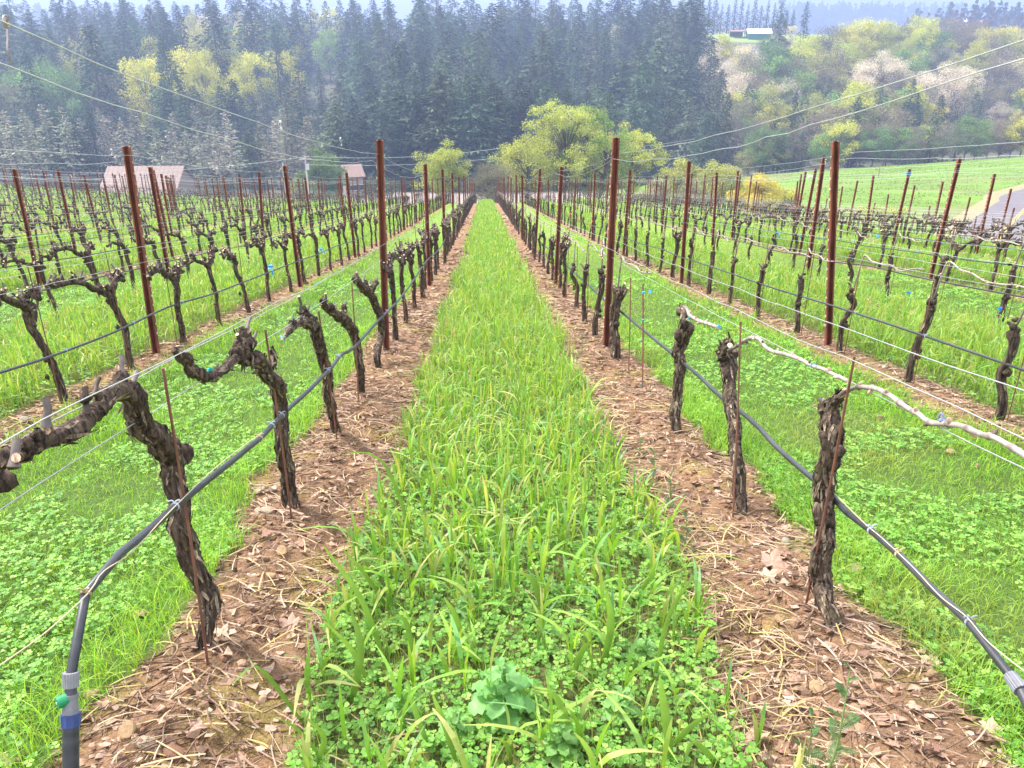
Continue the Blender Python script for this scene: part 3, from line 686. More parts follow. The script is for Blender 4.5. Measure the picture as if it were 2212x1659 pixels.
# twists and loose ends on the top wires
def wire_end(p, lab):
    mb = MB(); rg = np.random.default_rng(int(p[1]*1000) % 9999); n = 14
    for q in range(2):
        pts = [rg.normal(size=3)*.011*[.5, 1.5, 1]+[0, 0, -.01*j-.012*rg.random()] for j in range(5)]; pts[0] = np.zeros(3); add_tube(mb, smooth_path(pts, n), .0013, 4, WC)
    knots = [np.array([.0035*math.cos(a), a*.0022-.02, .0035*math.sin(a)]) for a in np.linspace(0, 18, 40)]; add_tube(mb, np.array(knots), .0012, 4, WC)
    o = mb.build('wire_splice', M['wire'], loc=p, smooth=True); tag(o, lab, 'wire splice', 'curled loose ends of wire on the trellis')
for u, v, X, l in [(605,262,-.96,'small wire tangle on the upper left wires above the brown trees'),(735,298,-.96,'tight wire splice just before the first left post'),(240,322,-3.04,'wire splice left of the leaning left post'),(350,338,-3.04,'wire tail right of the leaning left post'),(1784,345,3.25,'wire splice left of the tall right post')]:
    wire_end(PX(u, v, X), l)
# spiral end of the top wire at the upper left corner
mb = MB(); p = PX(14, 47, -.94)
sp_ = [p+np.array([0, .011*math.cos(t)*(.4+t/22), .011*math.sin(t)*(.4+t/22)]) for t in np.linspace(0, 17, 60)]+[p+np.array([0, -.01, -.03]), p+np.array([0, -.02, -.05]), p+np.array([0, -.018, -.08])]
add_tube(mb, smooth_path(sp_, 90)-p, .0019, 5, (.40, .33, .30)); tag(mb.build('coiled_wire', M['wire'], loc=p, smooth=True), 'rusty coil of wire at the upper left corner of the view', 'wire coil')

# ================================================================== drip hoses
def ring_tie(p, d, r, col, name, parent, tails=True, mat='tape', wd=.008):
    mb = MB(); d = d/np.linalg.norm(d); add_tube(mb, np.array([p-d*wd/2, p+d*wd/2]), r*1.16, 12, col)
    if tails:
        s = np.cross(d, [0, 0, 1]); s /= np.linalg.norm(s)+1e-9; up = np.cross(s, d)
        a = p+up*r; add_tube(mb, smooth_path([a, a+up*.008+s*.006, a+up*.006+s*.018], 5), .0022, 5, col); add_tube(mb, smooth_path([a, a+up*.008-s*.006, a+up*.010-s*.016], 5), .0022, 5, col)
    return mb.build(name, M[mat], parent)
HC = (.035, .037, .042)
def hose(path, lab, r=.0108, sides=14, n=300, name='drip_hose', group='black drip irrigation hoses along the rows', wob=0, seed=1):
    P = smooth_path(path, n); rg = np.random.default_rng(seed)
    if wob: P[:, 2] += np.interp(np.arange(n), np.arange(0, n, 6), rg.normal(size=len(np.arange(0, n, 6)))*wob)
    mb = MB(); org = P[0].copy(); c = np.tile(np.array(HC), (n*sides, 1))*np.repeat(rg.uniform(.8, 1.5, (n, 1)), sides, axis=0)
    add_tube(mb, P-org, r, sides, c); o = mb.build(name, M['hose'], smooth=True, loc=org); tag(o, lab, 'hose', group); return o, P, org
WHT = (.55, .60, .72); BLU = (.05, .12, .40); TWN = (.62, .50, .28)
# left, next to the lane: comes down to a valve in the lower left corner
LX = -.90
near_px = [(737,766),(715,795),(687,823),(660,850),(633,873),(612,895),(593,913),(565,944),(533,970),(500,997),(467,1023),(440,1045),(417,1063),(390,1086),(367,1103),(322,1144),(277,1183),(243,1208),(213,1233),(198,1255),(187,1279),(177,1298),(170,1320),(162,1345),(157,1375),(154,1410),(153,1460)]
far_pts = []
for y in np.arange(76, 5.0, -1.16):
    far_pts.append(np.array([LX+.0, y, gz(LX, y)+.46-.03*math.sin(y*.9)]))
path = far_pts+[PX(u, v, LX) for u, v in near_px]
hL, PL, oL = hose(path, 'black drip hose left of the middle lane, bending down to a green-knobbed valve', n=420, wob=.0)
pv = [PX(153, v, LX) for v in (1456, 1500, 1550, 1600, 1659)]; dv = pv[1]-pv[0]; dv /= np.linalg.norm(dv)
def cyl(a, b, r0, r1, col, name, parent, org, mat='plastic', sides=20, ribs=0):
    mb = MB(); a = a-org; b = b-org
    if ribs:
        s2 = ribs*2; P = np.linspace(a, b, 3); V, F = tube(P, [r0, (r0+r1)/2, r1], s2); cen = np.repeat(P, s2, axis=0); off = V-cen; off[::2] *= 1.06; off[1::2] *= .97; V = cen+off
        mb.add(V, F, col)
        for e, (lo, sgn) in enumerate(((0, 1), (2*s2, 1))): mb.add(np.vstack([V[lo:lo+s2], V[lo:lo+s2].mean(0)]), [[q, (q+1) % s2, s2] for q in range(s2)], col)
    else: add_tube(mb, np.linspace(a, b, 4), [r0, r0*.5+r1*.5, r0*.5+r1*.5, r1], sides, col)
    return mb.build(name, M[mat], parent, smooth=(ribs == 0))
def vp(v): return PX(153, v, LX)
GRY = (.20, .20, .215)
val = empty('irrigation_valve', vp(1455)); tag(val, 'grey plastic valve with green knob and blue collar under the left hose', 'valve'); vo = vp(1455)
cyl(vp(1452), vp(1484), .0165, .0150, (.24, .24, .255), 'grey_ribbed_nut', val, vo, ribs=18)
cyl(vp(1484), vp(1500), .0110, .0130, (.06, .06, .07), 'dark_collar', val, vo)
cyl(vp(1499), vp(1508), .0165, .0155, GRY, 'valve_flange', val, vo); cyl(vp(1508), vp(1530), .0140, .0150, GRY, 'valve_body', val, vo); cyl(vp(1530), vp(1543), .0165, .0160, GRY, 'valve_flange', val, vo)
cyl(vp(1541), vp(1568), .0200, .0185, (.035, .06, .19), 'blue_collar', val, vo, ribs=9)
kp = vp(1506); side = np.array([-.72, -.70, .08]); side /= np.linalg.norm(side)
kn = cyl(kp+side*.008, kp+side*.028, .0135, .0125, (.01, .24, .09), 'green_knob', val, vo, sides=26)
cyl(kp+side*.0265, kp+side*.0295, .0032, .0032, (.5, .5, .48), 'screw', kn, vo); bpy.data.objects[kn.name]
bot = PX(153, 1659, LX); gnd = bot+(bot-vp(1600))*1.0; 
riser_pts = [vp(1560), vp(1600), vp(1640), vp(1690), vp(1760)]; last = riser_pts[-1]; riser_pts.append(np.array([last[0]-.02, last[1]-.03, gz(last[0], last[1])-.05]))
hose(riser_pts, 'thick black riser pipe coming out of the ground under the blue collar', r=.0165, n=40, name='riser_pipe', group=None, sides=18)
# ties and twine on the left hose
def near_dir(P, p): i = int(np.argmin(np.linalg.norm(P-p, axis=1))); i = min(max(i, 1), len(P)-2); return P[i], P[i+1]-P[i-1]
for u, v, col, nm in [(213,1233,TWN,'twine_knot'),(192,1268,WHT,'hose_tie'),(178,1292,TWN,'twine_knot'),(397,1078,WHT,'hose_tie'),(588,922,WHT,'hose_tie'),(606,906,WHT,'hose_tie'),(549,956,TWN,'twine_knot'),(735,768,WHT,'hose_tie'),(705,803,WHT,'hose_tie'),(833,650,WHT,'hose_tie')]:
    q, d = near_dir(PL, PX(u, v, LX)); t = ring_tie(q-oL, d, .0108, col, nm, hL)
def twine(pts, lab, r=.0016):
    P = smooth_path(pts, 60); mb = MB(); org = P[0].copy(); add_tube(mb, P-org, r, 5, (.66, .54, .36)); tag(mb.build('twine', M['dry'], loc=org, smooth=True), lab, 'twine', 'pale twine running along the hoses')
twine([PX(u, v, LX-.0) +np.array([.012, 0, .012]) for u, v in [(560,940),(467,1010),(367,1105),(277,1200),(213,1245),(182,1290)]]+[PX(100,1365,LX-.02), PX(0,1437,LX-.04), PX(-60,1480,LX-.05)], 'pale twine tied to the left hose and pulled out to the left edge')
# right, next to the lane
RXH = 1.20
px = [(1340,672),(1380,705),(1420,738),(1450,762),(1475,783),(1510,812),(1552,853),(1588,880),(1632,916),(1675,963),(1715,1000),(1755,1033),(1798,1070),(1828,1106),(1868,1136),(1908,1166),(1940,1196),(1975,1229),(2005,1262),(2035,1293),(2085,1336),(2110,1362),(2132,1389),(2150,1415),(2168,1439),(2182,1459)]
path = [np.array([RXH, y, gz(RXH, y)+.44]) for y in np.arange(76, 7.4, -1.16)]+[PX(u, v, RXH) for u, v in px]
hR, PR, oR = hose(path, 'black drip hose right of the middle lane, running down to the lower right corner', n=420)
for u, v, col, nm in [(1802,1070,BLU,'hose_tie'),(1908,1166,WHT,'hose_tie'),(2090,1336,TWN,'twine_knot'),(2135,1388,WHT,'hose_tie'),(1588,880,BLU,'hose_tie'),(1975,1229,TWN,'twine_knot')]:
    q, d = near_dir(PR, PX(u, v, RXH)); ring_tie(q-oR, d, .0108, col, nm, hR)
c0 = PX(2182,1459,RXH); c1 = PX(2206,1492,RXH); c2 = PX(2225,1530,RXH); v2 = empty('hose_coupling', c0); tag(v2, 'grey ribbed hose coupling in the lower right corner', 'coupling')
cyl(c0, c1, .0150, .0165, (.17, .17, .19), 'ribbed_nut', v2, c0, ribs=18); cyl(c1, c2, .0125, .0125, (.05, .05, .06), 'coupling_body', v2, c0)
hose([c2, PX(2262,1600,RXH), PX(2290,1700,RXH), PX(2310,1800,RXH)], 'short thick pipe below the grey coupling at the lower right edge', r=.0145, n=20, name='riser_pipe', group=None)
twine([PX(u, v, RXH)+np.array([-.010, -.006, .012]) for u, v in [(1802,1066),(1868,1132),(1908,1166),(1975,1229),(2035,1293),(2090,1336),(2135,1388)]]+[PX(2200,1440,RXH-.02), PX(2260,1480,RXH-.03)], 'pale twine lying along the right hose to the lower right corner')
# the other rows
for k in [-2,-3,-4,-5,-6,-7,2,3,4,5,6]:
    x = rowx(k)+(.04 if k < 0 else -.03); rg = np.random.default_rng(50+k)
    ys_ = np.arange(76, -1.2, -1.16); path = [np.array([x, y, gz(x, y)+.45+rg.normal()*.012]) for y in ys_]
    h_, P_, o_ = hose(path, 'black drip hose, '+rowname(k), r=.0095, sides=8 if abs(k) < 3 else 5, n=200, seed=k+40)
    if abs(k) == 2:
        for y in np.arange(5.5, 12, 1.16):
            i = int(np.argmin(abs(P_[:, 1]-y))); ring_tie(P_[i]-o_, P_[i+1]-P_[i], .0095, WHT, 'hose_tie', h_)

# flagging tapes and ties
def tape(u, v, X, col, lab, s=1.0):
    p = PX(u, v, X); mb = MB(); rg = np.random.default_rng(int(u+v)); 
    add_tube(mb, np.array([p*0-[0, 0, .012*s], p*0+[0, 0, .012*s]]), .036*s, 10, col)
    for q in range(3):
        a = rg.uniform(0, 6.28); d = np.array([math.cos(a), math.sin(a)-.6, 0])*.03*s; b0 = np.array([d[0], d[1]-.02, 0]); b1 = b0+d*1.4+[0, 0, -.04*s]; b2 = b1+d*.4+[0, 0, -.05*s]; wv = np.array([-d[1], d[0], 0])/(np.linalg.norm(d)+1e-9)*.012*s
        mb.add([b0-wv, b0+wv, b1+wv, b1-wv, b2+wv, b2-wv], [[0, 1, 2, 3], [3, 2, 4, 5]], col)
    tag(mb.build('flagging_tape', M['tape'], loc=p), lab, 'tape', 'coloured tape tied on the vines')
B_ = (.02, .30, .65); T_ = (.04, .48, .42); Rd = (.75, .10, .07)
for u, v, k, col, lab, s in [(584,575,-2,B_,'bright blue tape round a vine in the second left row',1),(693,538,-2,B_,'small blue tape farther up the second left row',.9),(1678,503,4,B_,'blue tape hanging on a vine left of the tall right post',1.1),(1728,512,4,(.1,.5,.5),'pale teal tape on a vine beside the blue one',.7),
    (1896,507,5,B_,'blue tape right of the tall right post',.8),(2030,520,5,B_,'blue tape in front of the three leaning right posts',.8),(1572,487,4,B_,'small blue tape among the far right vines',.7),
    (1212,452,2,Rd,'red tape on a far vine behind the second right post',1.0),(1233,461,2,Rd,'second red tape on the far right row',1.0),(1254,470,2,Rd,'third red tape on the far right row',1.0),(1281,478,2,Rd,'fourth red tape, nearest of the far red ones',1.0),(1312,512-12,2,Rd,'lone red tape left of the tall middle right post',.8),
    (404,484,-5,Rd,'small red tape by a far left vine',.8),(229,494,-5,Rd,'red tape in the far left rows near the leaning post',.8),(913,430,-2,B_,'blue tape near the crest beyond the tall left post',.8)]:
    tape(u, v, rowx(k), col, lab, s)
def clip(u, v, X, col, lab, r=.010):
    p = PX(u, v, X); mb = MB(); rg = np.random.default_rng(int(u*v)); pts = [rg.normal(size=3)*[.006, .009, .006] for _ in range(9)]
    add_tube(mb, smooth_path(pts, 28), .0034, 5, col); tag(mb.build('plant_tie', M['tape'], loc=p), lab, 'tie', 'little plastic ties on canes and wires')
for u, v, X, col, lab in [(612,728,-.94,T_,'green tie at the tip of the third left vine'),(452,800,-.94,T_,'green tie under the hooked arm of the second left vine'),(1757,791,1.155,B_,'blue tie on the cane of the second right vine'),(1552,705,1.155,B_,'blue tie on the cane of the third right vine'),(2035,905,1.155,(.3,.33,.45),'grey-blue tie on the long pale cane'),(1405,632,1.155,(.1,.5,.8),'light blue tie on the wire by the lone stake'),(1490,690,1.155,T_,'green tie beside the head of the third right vine'),(843,628,-.94,T_,'green tie on the tall left post'),(1962,633,3.25,B_,'blue tie on a cane end, second row right'),(2160,668,3.25,B_,'blue tie near the right edge, second row right'),(281,327,-3.04,T_,'green tie on the leaning left post top')]:
    clip(u, v, X, col, lab)
# ================================================================== ground cover
def scatter(bands, seed, xm=.86, xpad=1.3):
    """bands: (y0, y1, per square metre) -> x, y arrays inside the part of the vineyard that can be seen"""
    rg = np.random.default_rng(seed); X_, Y_ = [], []
    for y0, y1, dens in bands:
        a = xm*y1+xpad; n = int(dens*2*a*(y1-y0)); x = rg.uniform(-a, a, n); y = rg.uniform(y0, y1, n); k = (np.abs(x) < xm*y+xpad); X_.append(x[k]); Y_.append(y[k])
    return np.concatenate(X_), np.concatenate(Y_)
def inview(x, y): 
    z = ground(x, y); u, v, D = screen(np.stack([x, y, z], -1)); return (u > -560) & (u < 2770) & (v < 1900) & (x < 27) & (x > -46)
def blades(mb, P, h, w, az, bend, col, rg, seg=4, broad=False, tipc=None, twist=.8):
    n = len(P); t = np.linspace(0, 1, seg+1)[None, :, None]
    dirh = np.stack([np.cos(az), np.sin(az), np.zeros(n)], 1)[:, None]; sa = az+math.pi/2+rg.normal(size=n)*twist
    side = np.stack([np.cos(sa), np.sin(sa), np.zeros(n)], 1)[:, None]
    h = h[:, None, None]; b = bend[:, None, None]
    cen = P[:, None]+dirh*(h*b*t**1.9)+np.array([0, 0, 1.0])*(h*(t-.62*b*t**2.4))
    prof = (np.sin(np.clip(t*.86+.12, 0, 1)*math.pi)**.7*1.0 if broad else (1-t)**.6*.95+.02)
    ww = w[:, None, None]*.5*prof
    L = cen-side*ww; Rr = cen+side*ww
    V = np.stack([L, Rr], 2).reshape(n, (seg+1)*2, 3)
    i = np.arange(seg)*2; Fq = np.stack([i, i+1, i+3, i+2], -1)[None]+(np.arange(n)*(seg+1)*2)[:, None, None]
    c = np.repeat(col[:, None, :], (seg+1)*2, 1); tt = np.repeat(t[0, :, 0], 2)[None, :, None]
    if tipc is not None: c = c*(1-tt)+tipc[:, None, :]*tt
    mb.add(V.reshape(-1, 3), Fq.reshape(-1, 4), c.reshape(-1, 3))
def palette(rg, n, cols, var=.18):
    cols = np.array(cols); k = rg.integers(0, len(cols), n); return cols[k]*rg.uniform(1-var, 1+var, (n, 1))
# ---- tall cereal grass in every second lane
TG = [(.19, .40, .03), (.25, .48, .04), (.15, .35, .035), (.33, .52, .06), (.10, .27, .05), (.42, .50, .12)]
TIP = [(.28, .46, .07), (.18, .38, .15), (.38, .50, .10), (.22, .44, .06), (.50, .44, .18)]
def tall_grass():
    rg = np.random.default_rng(21)
    x, y = scatter([(.9, 2.4, 105), (2.4, 4.5, 190), (4.5, 8, 240), (8, 14, 150), (14, 24, 70), (24, 42, 30), (42, 80, 14)], 21)
    n_, d_ = lane_of(x); e = strip_edge(x, y); k = (n_ % 2 == 0) & (e < .02-.05*rg.random(len(x))) & inview(x, y)
    k &= ~((rg.random(len(x)) < .42*sstep(4.2, 2.2, y)) & (np.abs(x-.1) < .6))
    x, y = x[k], y[k]; D = np.hypot(x, y); n = len(x); z = gdetail(x, y)
    edge = sstep(0, .35, -strip_edge(x, y)); hh = (.15+.13*edge)*rg.uniform(.45, 1.3, n)*(1-.2*sstep(4, 2, y))*(1+.15*sstep(3, 9, y)); wf = np.maximum(1, (D/9))**.85
    mb = MB(); P = np.stack([x, y, z], 1); az = rg.uniform(0, 6.283, n)
    # stems
    blades(mb, P, hh*1.0, np.full(n, .0045)*wf, az, rg.uniform(.02, .3, n), palette(rg, n, [(.16, .26, .04), (.22, .30, .07), (.11, .20, .035)]), rg, seg=3, tipc=palette(rg, n, TG))
    for q in range(4):
        m = rg.random(n) < [1, .95, .8, .5][q]; k = np.where(m)[0]; nn = len(k); lv = [.15, .4, .65, .85][q]
        a2 = rg.uniform(0, 6.283, nn); Q = P[k]+np.stack([np.cos(az[k])*hh[k]*.1*lv, np.sin(az[k])*hh[k]*.1*lv, hh[k]*lv*.9], 1)
        up = rg.random(nn) < .6; bend = np.where(up, rg.uniform(.05, .45, nn), rg.uniform(.5, 1.15, nn)); L = rg.uniform(.10, .24, nn)*(1.1-.2*lv)
        w_ = rg.uniform(.006, .0125, nn)*wf[k]*(1+.45*sstep(4.5, 2.0, y[k])); seg = 5 if q < 5 else 4
        blades(mb, Q, L, w_, a2, bend, palette(rg, nn, TG), rg, seg=5 if True else 3, broad=True, tipc=palette(rg, nn, TIP))
    o = mb.build('tall_grass', M['grass']); tag(o, 'bright green knee-high cereal grass filling every second lane', 'grass', kind='stuff')
tall_grass()
# ---- big foreground leaves at the lane edges (traced where the photo shows them)
def big_blades():
    rg = np.random.default_rng(5); mb = MB()
    L = [((655,1560),(560,1440),(500,1478),-.0),((700,1640),(640,1570),(583,1545),0),((760,1520),(780,1400),(757,1310),0),((830,1420),(780,1290),(700,1180),0),((900,1450),(870,1330),(800,1370),0),((905,1200),(830,1000),(735,975),0),((1450,1659),(1440,1560),(1425,1460),0),((1410,1480),(1445,1330),(1500,1240),0),((1350,1150),(1320,1080),(1280,1000),0),((990,1659),(960,1560),(935,1500),0),((850,1330),(790,1240),(740,1185),0),((1230,1480),(1260,1400),(1290,1380),0),((1560,1659),(1500,1600),(1480,1640),0),((1240,1600),(1200,1500),(1150,1490),0),((680,1659),(700,1590),(640,1530),0),((1370,1300),(1400,1250),(1420,1210),0),((1440,1620),(1500,1560),(1540,1540),0),((1105,1650),(1090,1600),(1040,1590),0),((800,1480),(760,1400),(700,1340),0),((1010,1420),(985,1330),(960,1290),0),((1300,1440),(1320,1350),(1310,1270),0),((1180,1350),(1150,1250),(1090,1230),0),((930,1620),(900,1540),(880,1470),0)]
    for a, b, c, _ in L:
        ga = hit(a[0], min(a[1], 1900), 0, .8, 60); 
        if ga is None: continue
        Yb = ga[1]; pb = PY(b[0], b[1], Yb-.02); pc = PY(c[0], c[1], Yb-.10*rg.random()-.03)
        if pc[2] < ga[2]+.04: pc[2] = ga[2]+.05+.05*rg.random()
        if pb[2] < ga[2]+.08: pb[2] = ga[2]+.12
        S = smooth_path([ga, pb, pc], 12); T = np.gradient(S, axis=0); T /= np.linalg.norm(T, axis=1)[:, None]
        s = np.cross(T, [.2, 1, .5]); s /= np.linalg.norm(s, axis=1)[:, None]+1e-9; t = np.linspace(0, 1, 12); w_ = .0095*rg.uniform(.8, 1.25)*np.sin(np.clip(t*.85+.13, 0, 1)*math.pi)**.6
        nrm = np.cross(T, s)
        V = np.stack([S-s*w_[:, None]+nrm*w_[:, None]*.35, S, S+s*w_[:, None]+nrm*w_[:, None]*.35], 1).reshape(-1, 3); i = np.arange(11)[:, None]*3
        F = np.concatenate([np.stack([i+0, i+1, i+4, i+3], -1), np.stack([i+1, i+2, i+5, i+4], -1)]).reshape(-1, 4)
        c1 = np.array([.12, .24, .04])*rg.uniform(.8, 1.3); c2 = np.array([.20, .36, .09])*rg.uniform(.8, 1.2); tt = np.repeat(t, 3)[:, None]
        mb.add(V, F, c1*(1-tt)+c2*tt)
    tag(mb.build('broad_grass_leaves', M['grass'], smooth=True), 'broad arching grass leaves in the foreground of the middle lane', 'grass', kind='stuff')
big_blades()
# ---- short lawn grass in the other lanes
def short_grass():
    rg = np.random.default_rng(31)
    x, y = scatter([(1.0, 3.2, 3600), (3.2, 5.5, 2200), (5.5, 9, 1050), (9, 15, 430), (15, 26, 150), (26, 45, 45), (45, 80, 16)], 31)
    n_, d_ = lane_of(x); e = strip_edge(x, y); pt = fbm(x*1.1, y*1.1, 61, 3)
    k = (n_ % 2 != 0) & (e < .02) & inview(x, y) & (rg.random(len(x)) < .72+1.3*np.clip(pt-.3, 0, .6)+.5*sstep(.5, .28, -e+.0))
    k |= (n_ % 2 == 0) & (e < .05) & (e > -.12) & (rg.random(len(x)) < .10) & inview(x, y)
    x, y = x[k], y[k]; D = np.hypot(x, y); n = len(x); z = gdetail(x, y); wf = np.maximum(1, D/4.0)**.9
    tuft = sstep(.45, .7, fbm(x*4, y*4, 71, 3)); rimm = sstep(.35, .05, -strip_edge(x, y))
    hh = (.06+.11*tuft*sstep(.35, .6, fbm(x*.8, y*.8, 19, 2))+.10*rimm)*rg.uniform(.6, 1.3, n); P = np.stack([x, y, z-.004], 1)
    cc = palette(rg, n, [(.17, .37, .03), (.23, .46, .035), (.28, .50, .05), (.12, .29, .03), (.36, .50, .07)])
    yel = 1.5*sstep(.42, .66, fbm(x*.9+7, y*.9, 81, 3))[:, None]*sstep(0, 1, x)[:, None]; cc = cc*(1-.5*yel)+np.array([.36, .40, .10])*.5*yel
    mb = MB(); blades(mb, P, hh, rg.uniform(.0020, .0044, n)*wf, rg.uniform(0, 6.283, n), rg.uniform(.1, 1.15, n), cc, rg, seg=3, tipc=cc*rg.uniform(1.0, 1.5, (n, 1)))
    xa, ya = scatter([(.9, 3, 1500), (3, 6, 900), (6, 12, 320)], 33); na, da = lane_of(xa); ka = (na % 2 == 0) & (strip_edge(xa, ya) < .0) & inview(xa, ya); xa, ya = xa[ka], ya[ka]; m = len(xa)
    blades(mb, np.stack([xa, ya, gdetail(xa, ya)], 1), rg.uniform(.05, .16, m), rg.uniform(.0016, .004, m)*np.maximum(1, ya/4), rg.uniform(0, 6.283, m), rg.uniform(.05, .9, m), palette(rg, m, [(.20, .34, .05), (.28, .40, .07), (.14, .26, .04), (.36, .38, .12)]), rg, seg=3)
    tag(mb.build('short_grass', M['grass']), 'short soft green grass in the lanes beside the middle one', 'grass', kind='stuff')
short_grass()
# ---- clover
def leaflets(mb, Cn, r, az, tilt, col, npts=7):
    th = np.linspace(-2.6, 2.6, npts); rad = np.array([.55, .9, 1.05, .9, 1.05, .9, .55]) if npts == 7 else np.ones(npts)
    pts = np.stack([.55+rad*np.cos(th)*.62, rad*np.sin(th)*.62], 1); pts = np.vstack([[0, 0], pts]); m = len(pts); n = len(Cn)
    d = np.stack([np.cos(az), np.sin(az)], 1); s = np.stack([-np.sin(az), np.cos(az)], 1)
    X2 = pts[None, :, 0]*r[:, None]; Y2 = pts[None, :, 1]*r[:, None]
    V = np.zeros((n, m, 3)); V[..., 0] = Cn[:, None, 0]+d[:, None, 0]*X2+s[:, None, 0]*Y2; V[..., 1] = Cn[:, None, 1]+d[:, None, 1]*X2+s[:, None, 1]*Y2
    V[..., 2] = Cn[:, None, 2]+X2*tilt[:, None]+np.abs(Y2)*.25
    F = np.arange(n*m).reshape(n, m); mb.add(V.reshape(-1, 3), F, np.repeat(col, m, axis=0))
def clover():
    rg = np.random.default_rng(41)
    x, y = scatter([(.9, 2.6, 2100), (2.6, 4.5, 1500), (4.5, 8, 520), (8, 14, 120)], 41)
    n_, d_ = lane_of(x); e = strip_edge(x, y); pt = fbm(x*1.6+3, y*1.6, 91, 3); tall = n_ % 2 == 0
    pr_ = np.where(tall, .66*sstep(8, 3, y)+.15, 2.6*sstep(.34, .56, pt)*(.6+sstep(.62, .42, fbm(x*1.1, y*1.1, 61, 3))))
    k = (e < .0) & inview(x, y) & (rg.random(len(x)) < pr_) & ((pt > .30) | tall); x, y = x[k], y[k]; n = len(x)
    D = np.hypot(x, y); wf = np.maximum(1, D/4.5)**.8; z = gdetail(x, y)+rg.uniform(.015, .06, n); az = rg.uniform(0, 6.28, n); r = rg.uniform(.006, .0135, n)*wf*(1+.35*tall[k])
    mb = MB(); col = palette(rg, n, [(.16, .37, .05), (.22, .46, .07), (.12, .29, .045), (.31, .52, .10)])
    Cn = np.stack([x, y, z], 1)
    for q in range(3): leaflets(mb, Cn, r, az+q*2.094+rg.normal(size=n)*.1, rg.uniform(-.45, .5, n), col*rg.uniform(.85, 1.15, (n, 1)))
    k = D < 3.5; P = Cn[k].copy(); P[:, 2] -= .05; blades(mb, P, np.full(k.sum(), .05), np.full(k.sum(), .0016), rg.uniform(0, 6, k.sum()), np.full(k.sum(), .05), col[k]*.8, rg, seg=1)
    tag(mb.build('clover', M['leaf']), 'low clover carpeting the lanes among the grass', 'clover', kind='stuff')
clover()
# ---- straw stubble and fine dry grass
def stubble():
    rg = np.random.default_rng(51); x, y = scatter([(.9, 2.6, 520), (2.6, 5, 420), (5, 9, 160), (9, 16, 40)], 51)
    n_, d_ = lane_of(x); e = strip_edge(x, y); k = (n_ % 2 == 0) & (e < .05) & inview(x, y) & (rg.random(len(x)) < .3+.9*sstep(.4, .6, fbm(x*1.3, y*1.3, 15, 3))); x, y = x[k], y[k]; n = len(x); wf = np.maximum(1, np.hypot(x, y)/5)
    P = np.stack([x, y, gdetail(x, y)-.005], 1); mb = MB()
    blades(mb, P, rg.uniform(.04, .13, n), rg.uniform(.002, .0042, n)*wf, rg.uniform(0, 6.3, n), rg.uniform(0, .5, n)**2, palette(rg, n, [(.42, .36, .16), (.50, .42, .24), (.36, .36, .12), (.40, .28, .17)]), rg, seg=2)
    # lying straw, mostly along the right edge of the middle lane
    x, y = scatter([(.9, 3, 900), (3, 6, 700), (6, 12, 220)], 52); e = strip_edge(x, y); n_, d_ = lane_of(x)
    wgt = np.where((n_ == 0) & (x > .2), sstep(.30, .02, np.abs(e-.08))*.6, .10*sstep(-.05, .05, e)+.05*((n_ % 2) == 0))
    k = inview(x, y) & (rg.random(len(x)) < wgt); x, y = x[k], y[k]; n = len(x); az = rg.uniform(0, 3.14, n); L = rg.uniform(.04, .2, n); z = gdetail(x, y)+rg.uniform(.004, .03, n)
    d = np.stack([np.cos(az), np.sin(az)], 1); w_ = rg.uniform(.001, .0028, n)*np.maximum(1, y/4)
    t = np.linspace(-.5, .5, 4); ben = rg.normal(size=n)*.05
    V = np.zeros((n, 4, 2, 3))
    for q, tt in enumerate(t):
        cx = x+d[:, 0]*L*tt-d[:, 1]*ben*L*(tt*2)**2; cy = y+d[:, 1]*L*tt+d[:, 0]*ben*L*(tt*2)**2
        for s_i, s in enumerate((-1, 1)): V[:, q, s_i, 0] = cx-d[:, 1]*w_*s; V[:, q, s_i, 1] = cy+d[:, 0]*w_*s; V[:, q, s_i, 2] = z+tt*L*-.199*d[:, 1]+.008*(1-(tt*2)**2)
    i = np.arange(3)*2; F = (np.stack([i, i+1, i+3, i+2], -1)[None]+(np.arange(n)*8)[:, None, None]).reshape(-1, 4)
    mb.add(V.reshape(-1, 3), F, np.repeat(palette(rg, n, [(.40, .30, .17), (.34, .25, .14), (.46, .37, .22), (.42, .35, .13)]), 8, axis=0))
    tag(mb.build('straw', M['dry']), 'pale cut straw and stubble among the green', 'straw', kind='stuff')
stubble()
